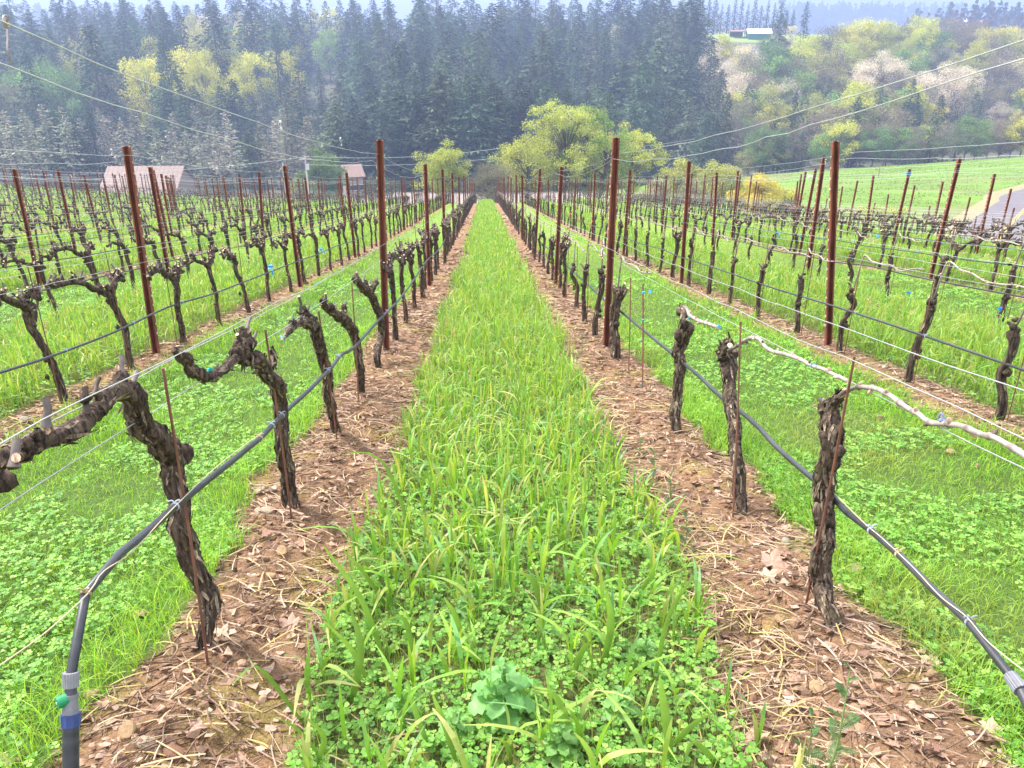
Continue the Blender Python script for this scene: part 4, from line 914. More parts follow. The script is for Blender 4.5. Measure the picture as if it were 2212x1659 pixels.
# ---- litter of twigs and leaf scraps on the bare strips
def litter():
    rg = np.random.default_rng(61); x, y = scatter([(.9, 3, 1000), (3, 6, 760), (6, 11, 330), (11, 20, 70)], 61); e = strip_edge(x, y)
    k = inview(x, y) & (e > .0) & (rg.random(len(x)) < .35+.9*fbm(x*2.1, y*2.1, 5, 3)); x, y = x[k], y[k]; n = len(x)
    az = rg.uniform(0, 3.14, n); L = rg.uniform(.03, .17, n)*rg.uniform(.5, 1.4, n); r = rg.uniform(.0009, .0032, n)*np.maximum(1, y/5); z = gdetail(x, y)+r+rg.uniform(0, .022, n)
    ben = rg.normal(size=n)*.07; tilt = rg.normal(size=n)*.10; m = 4; V = np.zeros((n, m, 3, 3)); d = np.stack([np.cos(az), np.sin(az)], 1)
    for q in range(m):
        tt = q/(m-1)-.5; cx = x+d[:, 0]*L*tt-d[:, 1]*ben*L*(tt*2)**2; cy = y+d[:, 1]*L*tt+d[:, 0]*ben*L*(tt*2)**2; cz = z+tt*L*(-.199*d[:, 1]+tilt)
        for s in range(3):
            a = s*2.094; V[:, q, s, 0] = cx-d[:, 1]*r*math.cos(a); V[:, q, s, 1] = cy+d[:, 0]*r*math.cos(a); V[:, q, s, 2] = cz+r*math.sin(a)
    F = []
    for q in range(m-1):
        for s in range(3): F.append([q*3+s, q*3+(s+1) % 3, (q+1)*3+(s+1) % 3, (q+1)*3+s])
    F = (np.array(F)[None]+(np.arange(n)*m*3)[:, None, None]).reshape(-1, 4); mb = MB()
    mb.add(V.reshape(-1, 3), F, np.repeat(palette(rg, n, [(.27, .18, .12), (.36, .25, .18), (.20, .12, .08), (.44, .33, .24), (.15, .09, .06)], .25), m*3, axis=0))
    # scraps of leaf
    x, y = scatter([(.9, 3, 560), (3, 6, 460), (6, 11, 220), (11, 22, 60), (22, 45, 10)], 62); e = strip_edge(x, y); k = inview(x, y) & (e > -.02) & (rg.random(len(x)) < .3+1.0*fbm(x*1.7, y*1.7, 9, 3)); x, y = x[k], y[k]; n = len(x)
    s0 = rg.uniform(.006, .022, n)*np.maximum(1, y/7); z = gdetail(x, y)+.004+rg.uniform(0, .014, n); mm = 6; th = np.arange(mm)*2*math.pi/mm; a0 = rg.uniform(0, 6.28, n)
    rr = s0[:, None]*rg.uniform(.45, 1.15, (n, mm)); V = np.stack([x[:, None]+np.cos(th+a0[:, None])*rr*1.25, y[:, None]+np.sin(th+a0[:, None])*rr, z[:, None]+rg.normal(size=(n, mm))*s0[:, None]*.35-.199*np.sin(th+a0[:, None])*rr], -1)
    cen = np.stack([x, y, z+rg.normal(size=n)*s0*.3], -1)[:, None]; V = np.concatenate([V, cen], 1); base = np.arange(n)*(mm+1)
    F = np.concatenate([np.stack([base+q, base+(q+1) % mm, base+mm], -1) for q in range(mm)])
    mb.add(V.reshape(-1, 3), F, np.repeat(palette(rg, n, [(.33, .21, .14), (.42, .28, .20), (.25, .15, .10), (.18, .10, .07), (.48, .34, .25)], .25), mm+1, axis=0))
    tag(mb.build('leaf_litter', M['dry']), 'brown litter of twigs and crumbled leaves under the vines', 'litter', kind='stuff')
litter()
def pebbles():
    rg = np.random.default_rng(71); x, y = scatter([(.9, 3, 330), (3, 6, 260), (6, 12, 90)], 71); e = strip_edge(x, y); k = inview(x, y) & (e > 0); x, y = x[k], y[k]; n = len(x)
    ph = (1+5**.5)/2; I = np.array([[-1, ph, 0], [1, ph, 0], [-1, -ph, 0], [1, -ph, 0], [0, -1, ph], [0, 1, ph], [0, -1, -ph], [0, 1, -ph], [ph, 0, -1], [ph, 0, 1], [-ph, 0, -1], [-ph, 0, 1]])/1.9
    F0 = np.array([[0, 11, 5], [0, 5, 1], [0, 1, 7], [0, 7, 10], [0, 10, 11], [1, 5, 9], [5, 11, 4], [11, 10, 2], [10, 7, 6], [7, 1, 8], [3, 9, 4], [3, 4, 2], [3, 2, 6], [3, 6, 8], [3, 8, 9], [4, 9, 5], [2, 4, 11], [6, 2, 10], [8, 6, 7], [9, 8, 1]])
    s = (.003+.015*rg.random(n)**2.2)*np.maximum(1, y/6); sc3 = s[:, None]*rg.uniform(.6, 1.3, (n, 3))*[1.1, 1.1, .7]
    V = I[None]*sc3[:, None]*rg.uniform(.8, 1.2, (n, 12, 1))+np.stack([x, y, gdetail(x, y)+s*.25], 1)[:, None]
    mb = MB(); mb.add(V.reshape(-1, 3), (F0[None]+(np.arange(n)*12)[:, None, None]).reshape(-1, 3), np.repeat(palette(rg, n, [(.26, .145, .085), (.20, .11, .065), (.34, .22, .14), (.29, .17, .10)], .25), 12, axis=0))
    tag(mb.build('soil_crumbs', M['stone']), 'crumbs of reddish soil and small gravel on the bare strips', 'gravel', kind='stuff')
pebbles()
def moss():
    rg = np.random.default_rng(81); x, y = scatter([(.9, 3, 5200), (3, 6, 4200), (6, 14, 1900)], 81); e = strip_edge(x, y)
    k = inview(x, y) & (e > -.02) & (sstep(.51, .62, fbm(x*3.1, y*3.1, 41, 4)) > rg.random(len(x))); x, y = x[k], y[k]; n = len(x); wf = np.maximum(1, y/4)
    mb = MB(); c = palette(rg, n, [(.40, .33, .05), (.30, .29, .05), (.46, .33, .08), (.22, .26, .05)]); orange = sstep(3.0, 4.6, y)[:, None]; c = c*(1-orange*.5)+np.array([.46, .27, .08])*orange*.5
    blades(mb, np.stack([x, y, gdetail(x, y)-.002], 1), rg.uniform(.006, .016, n), rg.uniform(.003, .006, n)*wf, rg.uniform(0, 6.3, n), rg.uniform(0, .9, n), c, rg, seg=1)
    tag(mb.build('moss', M['moss']), 'yellow green moss in patches on the bare soil', 'moss', kind='stuff')
moss()

# ---- stones one can count
def stone_mesh(seed, col):
    rg = np.random.default_rng(seed); n = 9; th = np.linspace(0, math.pi, n); P = np.array([[0, 0, -math.cos(t)] for t in th]); V, F = tube(P, np.sin(th)+1e-4, 12)
    cuts = rg.normal(size=(7, 3)); cuts /= np.linalg.norm(cuts, axis=1)[:, None]; 
    for c in cuts:
        d = V@c; lim = rg.uniform(.5, .85); V = V-np.clip(d-lim, 0, None)[:, None]*c*.9
    V = V*[1.1, rg.uniform(.65, .95), rg.uniform(.5, .7)]+rg.normal(size=V.shape)*.015; mb = MB(); mb.add(V, F, np.array(col)*rg.uniform(.85, 1.15, (len(V), 1))); return mb.mesh('stone', M['stone'], smooth=False)
SM = [stone_mesh(i, c) for i, c in enumerate([(.36, .24, .13), (.30, .19, .12), (.25, .13, .08), (.32, .27, .20), (.38, .30, .21)])]
st = [(284,1612,20,0),(325,1640,22,4),(385,1655,26,2),(612,1215,13,0),(590,1188,10,0),(575,1090+140,9,1),(590,1270,11,0),(510,1295,12,1),(560,1090+30,11,4),(580,1123,14,4),(455,1415,14,3),(372,1428,13,0),(200,1500,18,0),(235,1505,10,1),(380,1530,12,0),(413,1547,9,1),(645,1028,10,0),(640,1275,10,1),(1600,1330,13,1),(1625,1190,12,1),(1693,1192,13,3),(1715,1335+30,15,1),(1680,1358,10,0),(1735,1500,16,1),(1765,1495,20,0),(1800,1500,16,1),(1820,1520,15,4),(1813,1540,11,1),(1840,1560,13,0),(1858,1555,10,1),(1757,1465,12,1),(1735,1465,9,4),(1560,1115+20,11,1),(1465,970,9,4),(1390,945,11,4),(1375,955,8,1),(1860,1290+35,9,0),(1655,1297,9,1),(1712,1415,10,1),(1935,1462,11,1),(1625,1515,12,2),(1640,1530,9,2),(1700,1535,9,4),(690,960,7,4),(655,1000,8,1),(1375,1565,12,1),(760,1012,8,0),(780,925,6,1),(120,900,9,1),(1795,1380,8,2),(60,930,12,3),(150,915,9,1),(335,760,6,0),(1760,880,7,1),(1900,905,8,1),(2050,980,9,0),(2110,1010,8,1)]
size = lambda q: 'large' if q > 15 else ('middling' if q > 10 else 'small')
shade = ['ochre', 'tan', 'red-brown', 'grey', 'cream']
near_names = [((443,1410),'the nearest left trunk'),((632,1118),'the second left trunk'),((727,950),'the third left trunk'),((153,1560),'the riser pipe'),((1797,1405),'the nearest right trunk'),((1593,1120),'the second right trunk'),((1461,964),'the third right trunk'),((1985,850),'the second right row'),((290,770),'the second left row')]
def nearest(u, v): return min(near_names, key=lambda q: (q[0][0]-u)**2+(q[0][1]-v)**2)
def where(u, v):
    (a, b), nm = nearest(u, v); du, dv = u-a, v-b
    if abs(du) > abs(dv): return ('right of ' if du > 0 else 'left of ')+nm
    return ('in front of ' if dv > 0 else 'behind ')+nm
used = {}
def uniq(lab):
    used[lab] = used.get(lab, 0)+1
    if used[lab] == 1: return lab
    return lab+', the '+ordn(used[lab]-1)+' such one'
rg = np.random.default_rng(91)
for i, (u, v, px_, c) in enumerate(st):
    p = hit(u, v, 0, .8, 60); _, _, D = screen(p); r = px_*1.15/FPX*float(D); z = float(gdetail(p[0], p[1]))
    o = link('stone', SM[c], loc=(p[0], p[1], z+r*.3)); o.scale = (r, r, r); o.rotation_euler = (rg.normal()*.2, rg.normal()*.2, rg.uniform(0, 6.28))
    tag(o, uniq('%s %s stone lying %s' % (size(px_), shade[c], where(u, v))), 'stone', 'stones on the bare soil')
# ---- whole dead leaves
def lobed(seed, col, lobes=5, depth=.5):
    rg = np.random.default_rng(seed); n = 40; th = np.linspace(0, 2*math.pi, n, endpoint=False); r = 1-depth*.75*(.5-.5*np.cos(th*lobes+.5*np.sin(th*2+seed)))*rg.uniform(.75, 1.1, n)-.10*(.5-.5*np.cos(th*lobes*3)); r *= 1-.35*np.exp(-((th-math.pi)/.3)**2); r *= rg.uniform(.9, 1.08, n)
    x = np.cos(th)*r; y = np.sin(th)*r*.85; a, b, c = rg.normal(size=3)*.35; f = lambda x, y: a*x*x+b*y*y+c*x*y+.12*np.cos(6*np.arctan2(y, x))*np.hypot(x, y)
    V = [np.stack([x*k, y*k, f(x*k, y*k)], 1) for k in (1, .66, .33)]; V = np.vstack(V+[np.array([[0, 0, 0]])]); i = np.arange(n); j = (i+1) % n
    mb = MB(); mb.add(V, np.vstack([np.stack([i+q*n, j+q*n, j+(q+1)*n, i+(q+1)*n], 1) for q in (0, 1)]), np.array(col)*rg.uniform(.85, 1.15, (len(V), 1))); off = mb.n
    mb.F.append(np.stack([2*n+i, 2*n+j, np.full(n, 3*n)], 1)); mb.M.append(np.zeros(n, np.int32))
    add_tube(mb, np.array([[-.55, 0, f(-.55, 0)], [-1.1, .1, .1]]), .025, 4, np.array(col)*.8)
    return mb.mesh('dead_leaf', M['dry'], smooth=True)
DLC = [(.42, .27, .20), (.36, .22, .15), (.46, .34, .24), (.28, .16, .11)]; DLN = ['pinkish', 'tan', 'pale buff', 'brown']
DL = [lobed(i, DLC[i % 4]) for i in range(8)]
dl = [(1665,1240,34,0),(1690,1255,32,1),(1700,1290,30,0),(1655,1265,26,2),(1725,1245,26,1),(1690,1185+30,22,3),(1845,1233,26,2),(2005,1435,30,2),(1630,1600,36,0),(2135,1585,30,2),(1560,1260,18,1),(1840,1260-100,16,1),(480,1395,26,2),(470,1340,16,2),(628,1362,30,0),(590,1123,14,0),(300,1330,24,1),(1715,1470,26,1),(1570,1380,26,3),(545,1200,20,3),(575,1190,22,3),(20,1650,30,0),(1925,1660-20,22,1),(1965,1560,22,0),(1880,1170,16,1),(700,985,14,1),(655,1190,18,1),(1550,1010,14,2),(1520,1195,18,1),(1630,1195,15,2),(640,1065,14,1),(780,1000,14,0),(660,1440,22,1),(430,1600,24,0),(520,1655,26,1),(1690,1620,24,3),(1800,1640,24,1),(90,870,15,1),(350,745,11,0),(1820,945,12,1)]
for i, (u, v, px_, c) in enumerate(dl):
    p = hit(u, v, 0, .8, 60); _, _, D = screen(p); r = px_/FPX*float(D); z = float(gdetail(p[0], p[1]))
    o = link('dead_leaf', DL[(i*3+c) % 8 if (i*3+c) % 4 == c else (c+4*(i % 2))], loc=(p[0], p[1], z+.012+r*.12)); o.scale = (r, r, r*.8); o.rotation_euler = (-.2+rg.normal()*.25, rg.normal()*.25, rg.uniform(0, 6.28))
    tag(o, uniq('%s %s lobed dead leaf %s' % ('large' if px_ > 24 else 'small', DLN[c], where(u, v))), 'dead leaf', 'dry maple leaves on the bare soil')

# ---- weeds
def feathery(u, v, hgt, lab, seed, col=(.14, .24, .10), lean=(0, 0)):
    p = hit(u, v, 0, .8, 60); rg = np.random.default_rng(seed); o = empty('feathery_weed', (p[0], p[1], float(gdetail(p[0], p[1]))))
    S = smooth_path([(0, 0, -.01), (lean[0]*.3+.01, 0, hgt*.4), (lean[0], lean[1], hgt)], 24); mb = MB(); add_tube(mb, S, np.linspace(.0042, .0018, 24)*(hgt/.3)**.5, 6, np.array([.26, .36, .12])); mb.build('stem', M['leaf'], o, smooth=True)
    fb = MB(); m = max(7, int(hgt*46))
    for q in range(m):
        t = (q+1)/m; b = S[min(23, int(t*23))]; a = q*2.4+rg.normal()*.3; L = (.10-.06*t)*rg.uniform(.7, 1.2)*(hgt/.3)**.4
        d = np.array([math.cos(a), math.sin(a), .55+.5*t]); d /= np.linalg.norm(d); nseg = 14; s = np.cross(d, [0, 0, 1]); s /= np.linalg.norm(s)
        for w_ in range(nseg):
            f = (w_+1)/nseg; c = b+d*L*f+np.array([0, 0, -L*.35*f*f]); l = L*.26*math.sin(f*2.6+.35)
            for sg in (-1, 1):
                e = c+s*sg*l+d*l*.5; k = (d*.0011+np.array([0, 0, .0006])); fb.add([c-k, c+k, e+k*.3, (c+e)/2-k*1.6], [[0, 3, 2, 1]], np.array(col)*rg.uniform(.7, 1.4))
                e2 = (c+e)/2; fb.add([e2-k, e2+k, e2+s*sg*l*.3+d*l*.55], [[0, 1, 2]], np.array(col)*rg.uniform(.7, 1.4))
        add_tube(fb, smooth_path([b, b+d*L*.5+[0, 0, -.002], b+d*L+[0, 0, -L*.35]], 4), .0008, 3, np.array(col)*.9)
    fb.build('fern_leaf', M['leaf'], o); tag(o, lab, 'weed', 'ferny weeds on the bare strips')
feathery(1768, 1700, .34, 'tall ferny weed with a pale green stem in the right foreground', 1, lean=(.05, .06))
feathery(1735, 1640, .16, 'small ferny weed just left of the tall one in the right foreground', 2)
feathery(1440, 1105, .20, 'grey green ferny weed in the straw right of the lane', 3, (.16, .22, .13))
feathery(1405, 1065, .26, 'taller grey ferny weed behind the one in the straw', 4, (.15, .21, .13))
feathery(1320, 1010, .24, 'bluish ferny weed at the lane edge below the tall right post', 5, (.17, .25, .17))
feathery(1300, 960, .20, 'small bluish ferny weed left of the tall right post', 6, (.17, .25, .17))
feathery(1378, 980, .14, 'tiny ferny seedling between the posts and the third right vine', 7)
feathery(1255, 770, .22, 'ferny weed by the far part of the right strip', 8, (.17, .24, .15))
feathery(205, 725+20, .20, 'dark ferny weed at the foot of the second left row', 9, (.09, .16, .06))
feathery(1475, 1190, .16, 'low ferny weed beside the second right vine', 10, (.14, .22, .11))
feathery(1195, 640, .35, 'bare-stemmed grey weed on the far right strip', 11, (.22, .22, .16))
def broadleaf(u, v, lab, sc_=1.0, col=(.19, .42, .12)):
    p = hit(u, v, 0, .8, 60); rg = np.random.default_rng(8); o = empty('broadleaf_weed', (p[0], p[1], float(gdetail(p[0], p[1]))), u*.7); o.scale = (sc_,)*3; st_ = MB()
    add_tube(st_, smooth_path([(0, 0, 0), (.01, 0, .1), (0, .01, .2)], 8), .005, 7, (.2, .34, .12)); st_.build('stem', M['leaf'], o, smooth=True)
    for q in range(24):
        t = q/23; a = q*2.4; L = (.115-.06*t)*rg.uniform(.85, 1.15); z0 = .02+.17*t; d = np.array([math.cos(a), math.sin(a), 0]); s = np.array([-d[1], d[0], 0]); n = 11; f = np.linspace(0, 1, n)
        wd = L*.30*np.where(f < .4, .25+.3*np.abs(np.sin(f*16)), np.sin(np.clip((f-.3)/.72, 0, 1)*math.pi)**.5*(1+.16*np.sin(f*30))); wd[0] = .003; wd[-1] = .004
        cen = np.array([0, 0, z0])+d*(L*f)[:, None]+np.array([0, 0, 1.0])*(L*(.75*f-(.85-.35*t)*f**2))[:, None]; V = np.stack([cen-s*wd[:, None]+[0, 0, .006], cen, cen+s*wd[:, None]+[0, 0, .006]], 1); V[:, ::2, 2] += rg.normal(size=(n, 2))*.005
        i = np.arange(n-1)[:, None]*3; F = np.concatenate([np.stack([i, i+1, i+4, i+3], -1), np.stack([i+1, i+2, i+5, i+4], -1)]).reshape(-1, 4); mb = MB(); mb.add(V.reshape(-1, 3), F, np.array(col)*rg.uniform(.75, 1.25)); mb.build('leaf', M['leaf'], o, smooth=True)
    tag(o, lab, 'weed', None if sc_ == 1.0 else 'small leafy weeds in the middle lane')
broadleaf(1085, 1560, 'broadleaf weed with pale scalloped leaves in the middle foreground')

for u, v, s, lab in [(985,1600,.55,'small leafy weed left of the big broadleaf weed'),(1210,1640,.6,'small leafy weed right of the big broadleaf weed'),(870,1560,.5,'small leafy weed near the left edge of the lane foreground'),(1340,1560,.55,'small leafy weed near the right edge of the lane foreground'),(1010,1330,.5,'small leafy weed behind the big broadleaf weed'),(1180,1290,.5,'small leafy weed between the second vines of both rows'),(940,1180,.5,'small leafy weed at the left lane edge by the third left vine'),(1390,1430,.5,'small leafy weed beside the straw on the right'),(1100,1120,.45,'tiny leafy weed farther up the middle lane')]:
    broadleaf(u, v, lab, s, (.20, .40, .10))
# ================================================================== trees
def tube_simple(mb, P, r, s, col): add_tube(mb, P, r, s, col, cap=False)
def rquads(Cn, s, rg, flat=0.0):
    n = len(Cn); a = rg.normal(size=(n, 3)); a[:, 2] *= (1-flat); a /= np.linalg.norm(a, axis=1)[:, None]; b = np.cross(a, rg.normal(size=(n, 3))); b /= np.linalg.norm(b, axis=1)[:, None]
    s = s[:, None]; V = np.stack([Cn-a*s, Cn-b*s*.55, Cn+a*s, Cn+b*s*.55], 1).reshape(-1, 3); return V, np.arange(n*4).reshape(n, 4)
def deciduous(seed, H, rad, cb, ncl, leaf_n, ls, leafcol, limbcol=(.13, .10, .085), shape=1.0, tr=None, clr=.2, twig=True, multi=1, lopsided=0, inner=.35):
    """crown of leaf clumps on limbs; returns (wood, leaves). H height, rad crown radius, cb crown base height"""
    rg = np.random.default_rng(seed); wd, lf = MB(), MB(); tr = tr or H*.02; limbcol = np.array(limbcol)
    cen = []
    while len(cen) < ncl:
        p = rg.normal(size=3); p /= np.linalg.norm(p); k = rg.uniform(inner, 1)**.6
        z = p[2]*k; wdt = (1-max(0, z)**1.6*.25) if shape >= 1 else 1-.5*max(z, -.3)
        q = np.array([p[0]*k*rad*wdt*(1+lopsided*p[0]), p[1]*k*rad*wdt, cb+(H-cb)*(.5+.5*z)])
        cen.append(q)
    cen = np.array(cen); bumps = rg.normal(size=(5, 3)); 
    cen[:, :2] *= (1+.22*np.sin(np.arctan2(cen[:, 1], cen[:, 0])*3+seed)*rg.uniform(.4, 1.3))[:, None]
    stems = [np.array([rg.normal()*rad*.12*(multi > 1), rg.normal()*rad*.12*(multi > 1), 0]) for _ in range(multi)]
    for b in stems:
        top = b*3+np.array([rg.normal()*rad*.1, rg.normal()*rad*.1, H*.86]); S = smooth_path([b-[0, 0, H*.04], b*1.3+[rg.normal()*.1, rg.normal()*.1, H*.3], (b*2.2+top)/2*[1, 1, 1.15], top], 12)
        tube_simple(wd, S, np.linspace(tr, tr*.12, 12)*(1 if multi == 1 else .7), 7, limbcol*rg.uniform(.8, 1.2))
    for i, c in enumerate(cen):
        b = stems[i % multi]; h0 = max(cb*.7, min(c[2]*.62, H*.75)); s0 = b+(b*1.5)*(h0/H)+[0, 0, h0-.0]; s0[2] = h0
        mid = (s0+c)/2+[0, 0, .08*H*rg.uniform(-.3, 1)]; tube_simple(wd, smooth_path([s0, mid, c], 5), np.linspace(tr*.30, tr*.05, 5), 4, limbcol*rg.uniform(.7, 1.2))
        if twig:
            for t in range(4): tube_simple(wd, np.array([mid*.4+c*.6, c+rg.normal(size=3)*rad*clr*.9]), [tr*.07, tr*.02], 3, limbcol*rg.uniform(.8, 1.4))
    n = int(leaf_n); k = rg.integers(0, ncl, n); off = rg.normal(size=(n, 3)); off /= np.linalg.norm(off, axis=1)[:, None]; off *= (rg.random((n, 1))**.5)*rad*clr*1.25*np.array([1, 1, .75])
    P = cen[k]+off; V, F = rquads(P, ls*rg.uniform(.6, 1.3, n), rg)
    cols = np.array(leafcol); cc = cols[rg.integers(0, len(cols), n)]*rg.uniform(.75, 1.25, (n, 1))*(rg.uniform(.82, 1.18, ncl)[k])[:, None]
    lf.add(V, F, np.repeat(cc, 4, axis=0)); return wd, lf
def conifer(seed, H, rad, nbr=90, per=10, cols=((.06, .11, .055), (.085, .135, .065), (.045, .08, .045)), trunkc=(.12, .09, .075), droop=.35, cb=.06, sparse=0, sz=.55):
    rg = np.random.default_rng(seed); wd, lf = MB(), MB(); tube_simple(wd, np.array([[0, 0, -1], [0, 0, H*.5], [rg.normal()*.1, rg.normal()*.1, H]]), [H*.013, H*.009, .03], 6, trunkc)
    P, S, A = [], [], []
    for i in range(nbr):
        t = cb+(1-cb)*(i/nbr)**.92; z = H*t; prof = (1-t)**.68*(.6+.4*min(1, (t-cb+.03)/.12))*(1+.16*math.sin(t*23+seed)); L = rad*prof*rg.uniform(.45, 1.15)+.15
        a = i*2.399+rg.normal()*.35; d = np.array([math.cos(a), math.sin(a), 0]); m = max(3, int(per*(.35+L/rad)))
        if rg.random() < sparse: continue
        f = np.sqrt(rg.random(m))
        up = .25*t; c = np.array([0, 0, z])+d*(L*f)[:, None]+np.array([0, 0, 1.0])*(L*(up*f-droop*f**1.6))[:, None]+rg.normal(size=(m, 3))*np.array([.16, .16, .07])*(L*.8)
        P.append(c); A.append(np.tile(d, (m, 1))); S.append(sz*rg.uniform(.6, 1.25, m)*(.55+.5*(L/rad)))
        if i % 3 == 0: tube_simple(wd, np.array([[0, 0, z], d*L*.5+[0, 0, z+L*up*.5-L*droop*.33], d*L*.92+[0, 0, z+L*up-L*droop]]), [.05, .03, .01], 3, np.array(trunkc)*.9)
    P = np.concatenate(P); A = np.concatenate(A); S = np.concatenate(S)[:, None]; n = len(P)
    out = A+rg.normal(size=(n, 3))*.35; out[:, 2] -= .25; out /= np.linalg.norm(out, axis=1)[:, None]; s = np.cross(out, np.array([0, 0, 1.0])+rg.normal(size=(n, 3))*.5); s /= np.linalg.norm(s, axis=1)[:, None]
    V = np.stack([P-out*S*.8, P-s*S*.42+out*S*.1, P+out*S*1.1, P+s*S*.42+out*S*.1], 1).reshape(-1, 3); c = np.array(cols)[rg.integers(0, len(cols), n)]*rg.uniform(.7, 1.35, (n, 1))
    lf.add(V, np.arange(n*4).reshape(n, 4), np.repeat(c, 4, axis=0)); return wd, lf
def tree_obj(name, wd, lf, loc, label, cat, group=None, lmat='tleaf', crown='crown', rz=0):
    o = empty(name, loc, rz); wd.build('trunk', M['wood'], o); lf.build(crown, M[lmat], o); tag(o, label, cat, group); return o
def meshes(wd, lf, lmat='tleaf'): return wd.mesh('tree_wood', M['wood']), lf.mesh('tree_crown', M[lmat])

YG = [(.44, .48, .10), (.50, .53, .14), (.36, .44, .08), (.56, .57, .20)]
G1 = [(.22, .36, .09), (.27, .42, .11), (.17, .30, .08)]
# hero trees just below the brow
def place_y(u, y): d = ray(u, 420); x = d[0]/d[1]*y; return np.array([x, y, gz(x, y)])
def top_h(u, v, y, loc): p = PY(u, v, y); return p[2]-loc[2]
mp_grp = 'spring green maples just beyond the brow'
loc = place_y(1220, 104); H = top_h(1212, 208, 104, loc)
wd, lf = deciduous(201, H, 5.9, H-10.5, 105, 19000, .11, YG, tr=.26, clr=.13, multi=1); tree_obj('maple_tree', wd, lf, loc, 'tallest yellow-green maple beyond the brow, dark upright trunk in the middle', 'tree', mp_grp)
loc = place_y(1140, 101); H = top_h(1140, 290, 101, loc)
wd, lf = deciduous(202, H, 4.0, H*.25, 50, 11000, .105, YG[:3]+G1[:1], tr=.16, clr=.24); tree_obj('maple_tree', wd, lf, loc, 'smaller loose maple leaning off the left side of the tallest one', 'tree', mp_grp)
loc = place_y(1272, 106); H = top_h(1275, 232, 106, loc)
wd, lf = deciduous(203, H, 5.4, H-11, 100, 20000, .11, G1+YG[2:3], tr=.26, clr=.14, multi=2); tree_obj('maple_tree', wd, lf, loc, 'greener broad maple right of the tallest one', 'tree', mp_grp)
loc = place_y(1352, 112); H = top_h(1385, 268, 112, loc)
wd, lf = deciduous(204, H, 4.7, H-8.5, 80, 14000, .11, YG+G1[:1], tr=.18, clr=.15, multi=2); tree_obj('maple_tree', wd, lf, loc, 'round yellow-green maple behind the tall right post', 'tree', mp_grp)
loc = place_y(1325, 118); H = top_h(1322, 255, 118, loc)
wd, lf = deciduous(209, H, 3.0, H*.3, 40, 3500, .12, [(.22, .24, .12), (.18, .18, .12)], tr=.16, clr=.22); tree_obj('grey_tree', wd, lf, loc, 'half-bare greyish tree between the two right maples', 'tree', mp_grp)
loc = place_y(958, 96); H = top_h(958, 302, 96, loc)
wd, lf = deciduous(205, H, 3.2, H-6.6, 80, 20000, .085, [(.38, .46, .10), (.46, .50, .15), (.32, .42, .09)], tr=.14, clr=.22, inner=.1); tree_obj('round_maple', wd, lf, loc, 'neat egg-shaped lime green tree right of the tall left post', 'tree')
loc = place_y(1058, 92); H = top_h(1058, 348, 92, loc)
wd, lf = deciduous(206, H, 2.9, H-4.8, 80, 15000, .06, [(.20, .18, .14), (.16, .15, .12), (.22, .22, .13)], limbcol=(.13, .11, .10), tr=.17, clr=.25, inner=.1); tree_obj('apple_tree', wd, lf, loc, 'small grey bare apple tree at the end of the middle lane', 'tree')
# shrubs right of the maples
bsh = 'spring shrubs between the far rows and the pasture'
for u, v, y, rad, cols, n, lab, nm in [(1470,352,96,2.1,YG[:2]+[(.28,.26,.16)],3000,'sparse yellow-leaved shrub above the far right rows','yellow_shrub'),(1545,357,100,3.0,YG+[(.30,.28,.14)],6500,'broad pale yellow shrub in front of the pasture','yellow_shrub'),(1640,382,88,2.6,[(.56,.52,.08),(.62,.58,.12),(.48,.48,.08)],9000,'bright yellow forsythia-like shrub at the pasture edge','yellow_shrub'),(1415,390,88,1.7,[(.42,.40,.30),(.5,.47,.36),(.25,.28,.12)],2200,'pale whitish blossoming shrub under the round maple','blossoming_shrub'),(1685,398,92,1.8,[(.50,.48,.10),(.40,.42,.10)],3500,'low yellow shrub leaning right of the bright yellow one','yellow_shrub'),(1500,395,86,1.8,[(.24,.25,.16),(.3,.3,.2)],1500,'grey twiggy shrub between the yellow ones','grey_shrub')]:
    loc = place_y(u, y); H = max(2.2, top_h(u, v-4, y, loc)); wd, lf = deciduous(int(u+v), H, rad*1.15, max(.1, H-5.0), 50, n*4, .095, cols, limbcol=(.16, .13, .11), tr=.07, clr=.26, multi=3, inner=.1); tree_obj(nm, wd, lf, loc, lab, 'shrub', bsh)
# small thicket at the left around the house
for u, v, y, rad, cols, n, lab in [(705,322,142,3.6,[(.20,.28,.10),(.15,.22,.08)],5000,'rounded green tree behind the utility pole'),(655,385,132,2.4,[(.26,.30,.12),(.2,.25,.1)],2500,'low green bush left of the pole base'),(180,392,150,4.0,[(.05,.08,.05),(.08,.10,.05)],3500,'dark hedge-like bush left of the pink-roofed house'),(480,392,150,3.6,[(.07,.10,.06),(.10,.12,.07)],3000,'dark bush right of the pink-roofed house'),(820,385,150,3.6,[(.06,.09,.05),(.09,.12,.06)],3000,'dark bush behind the tall left post')]:
    loc = place_y(u, y); H = max(3, top_h(u, v, y, loc)); wd, lf = deciduous(int(u*3+v), H, rad, H*.05, 34, n, .2, cols, tr=.1, clr=.26, multi=2, inner=.1); tree_obj('bush', wd, lf, loc, lab, 'bush')

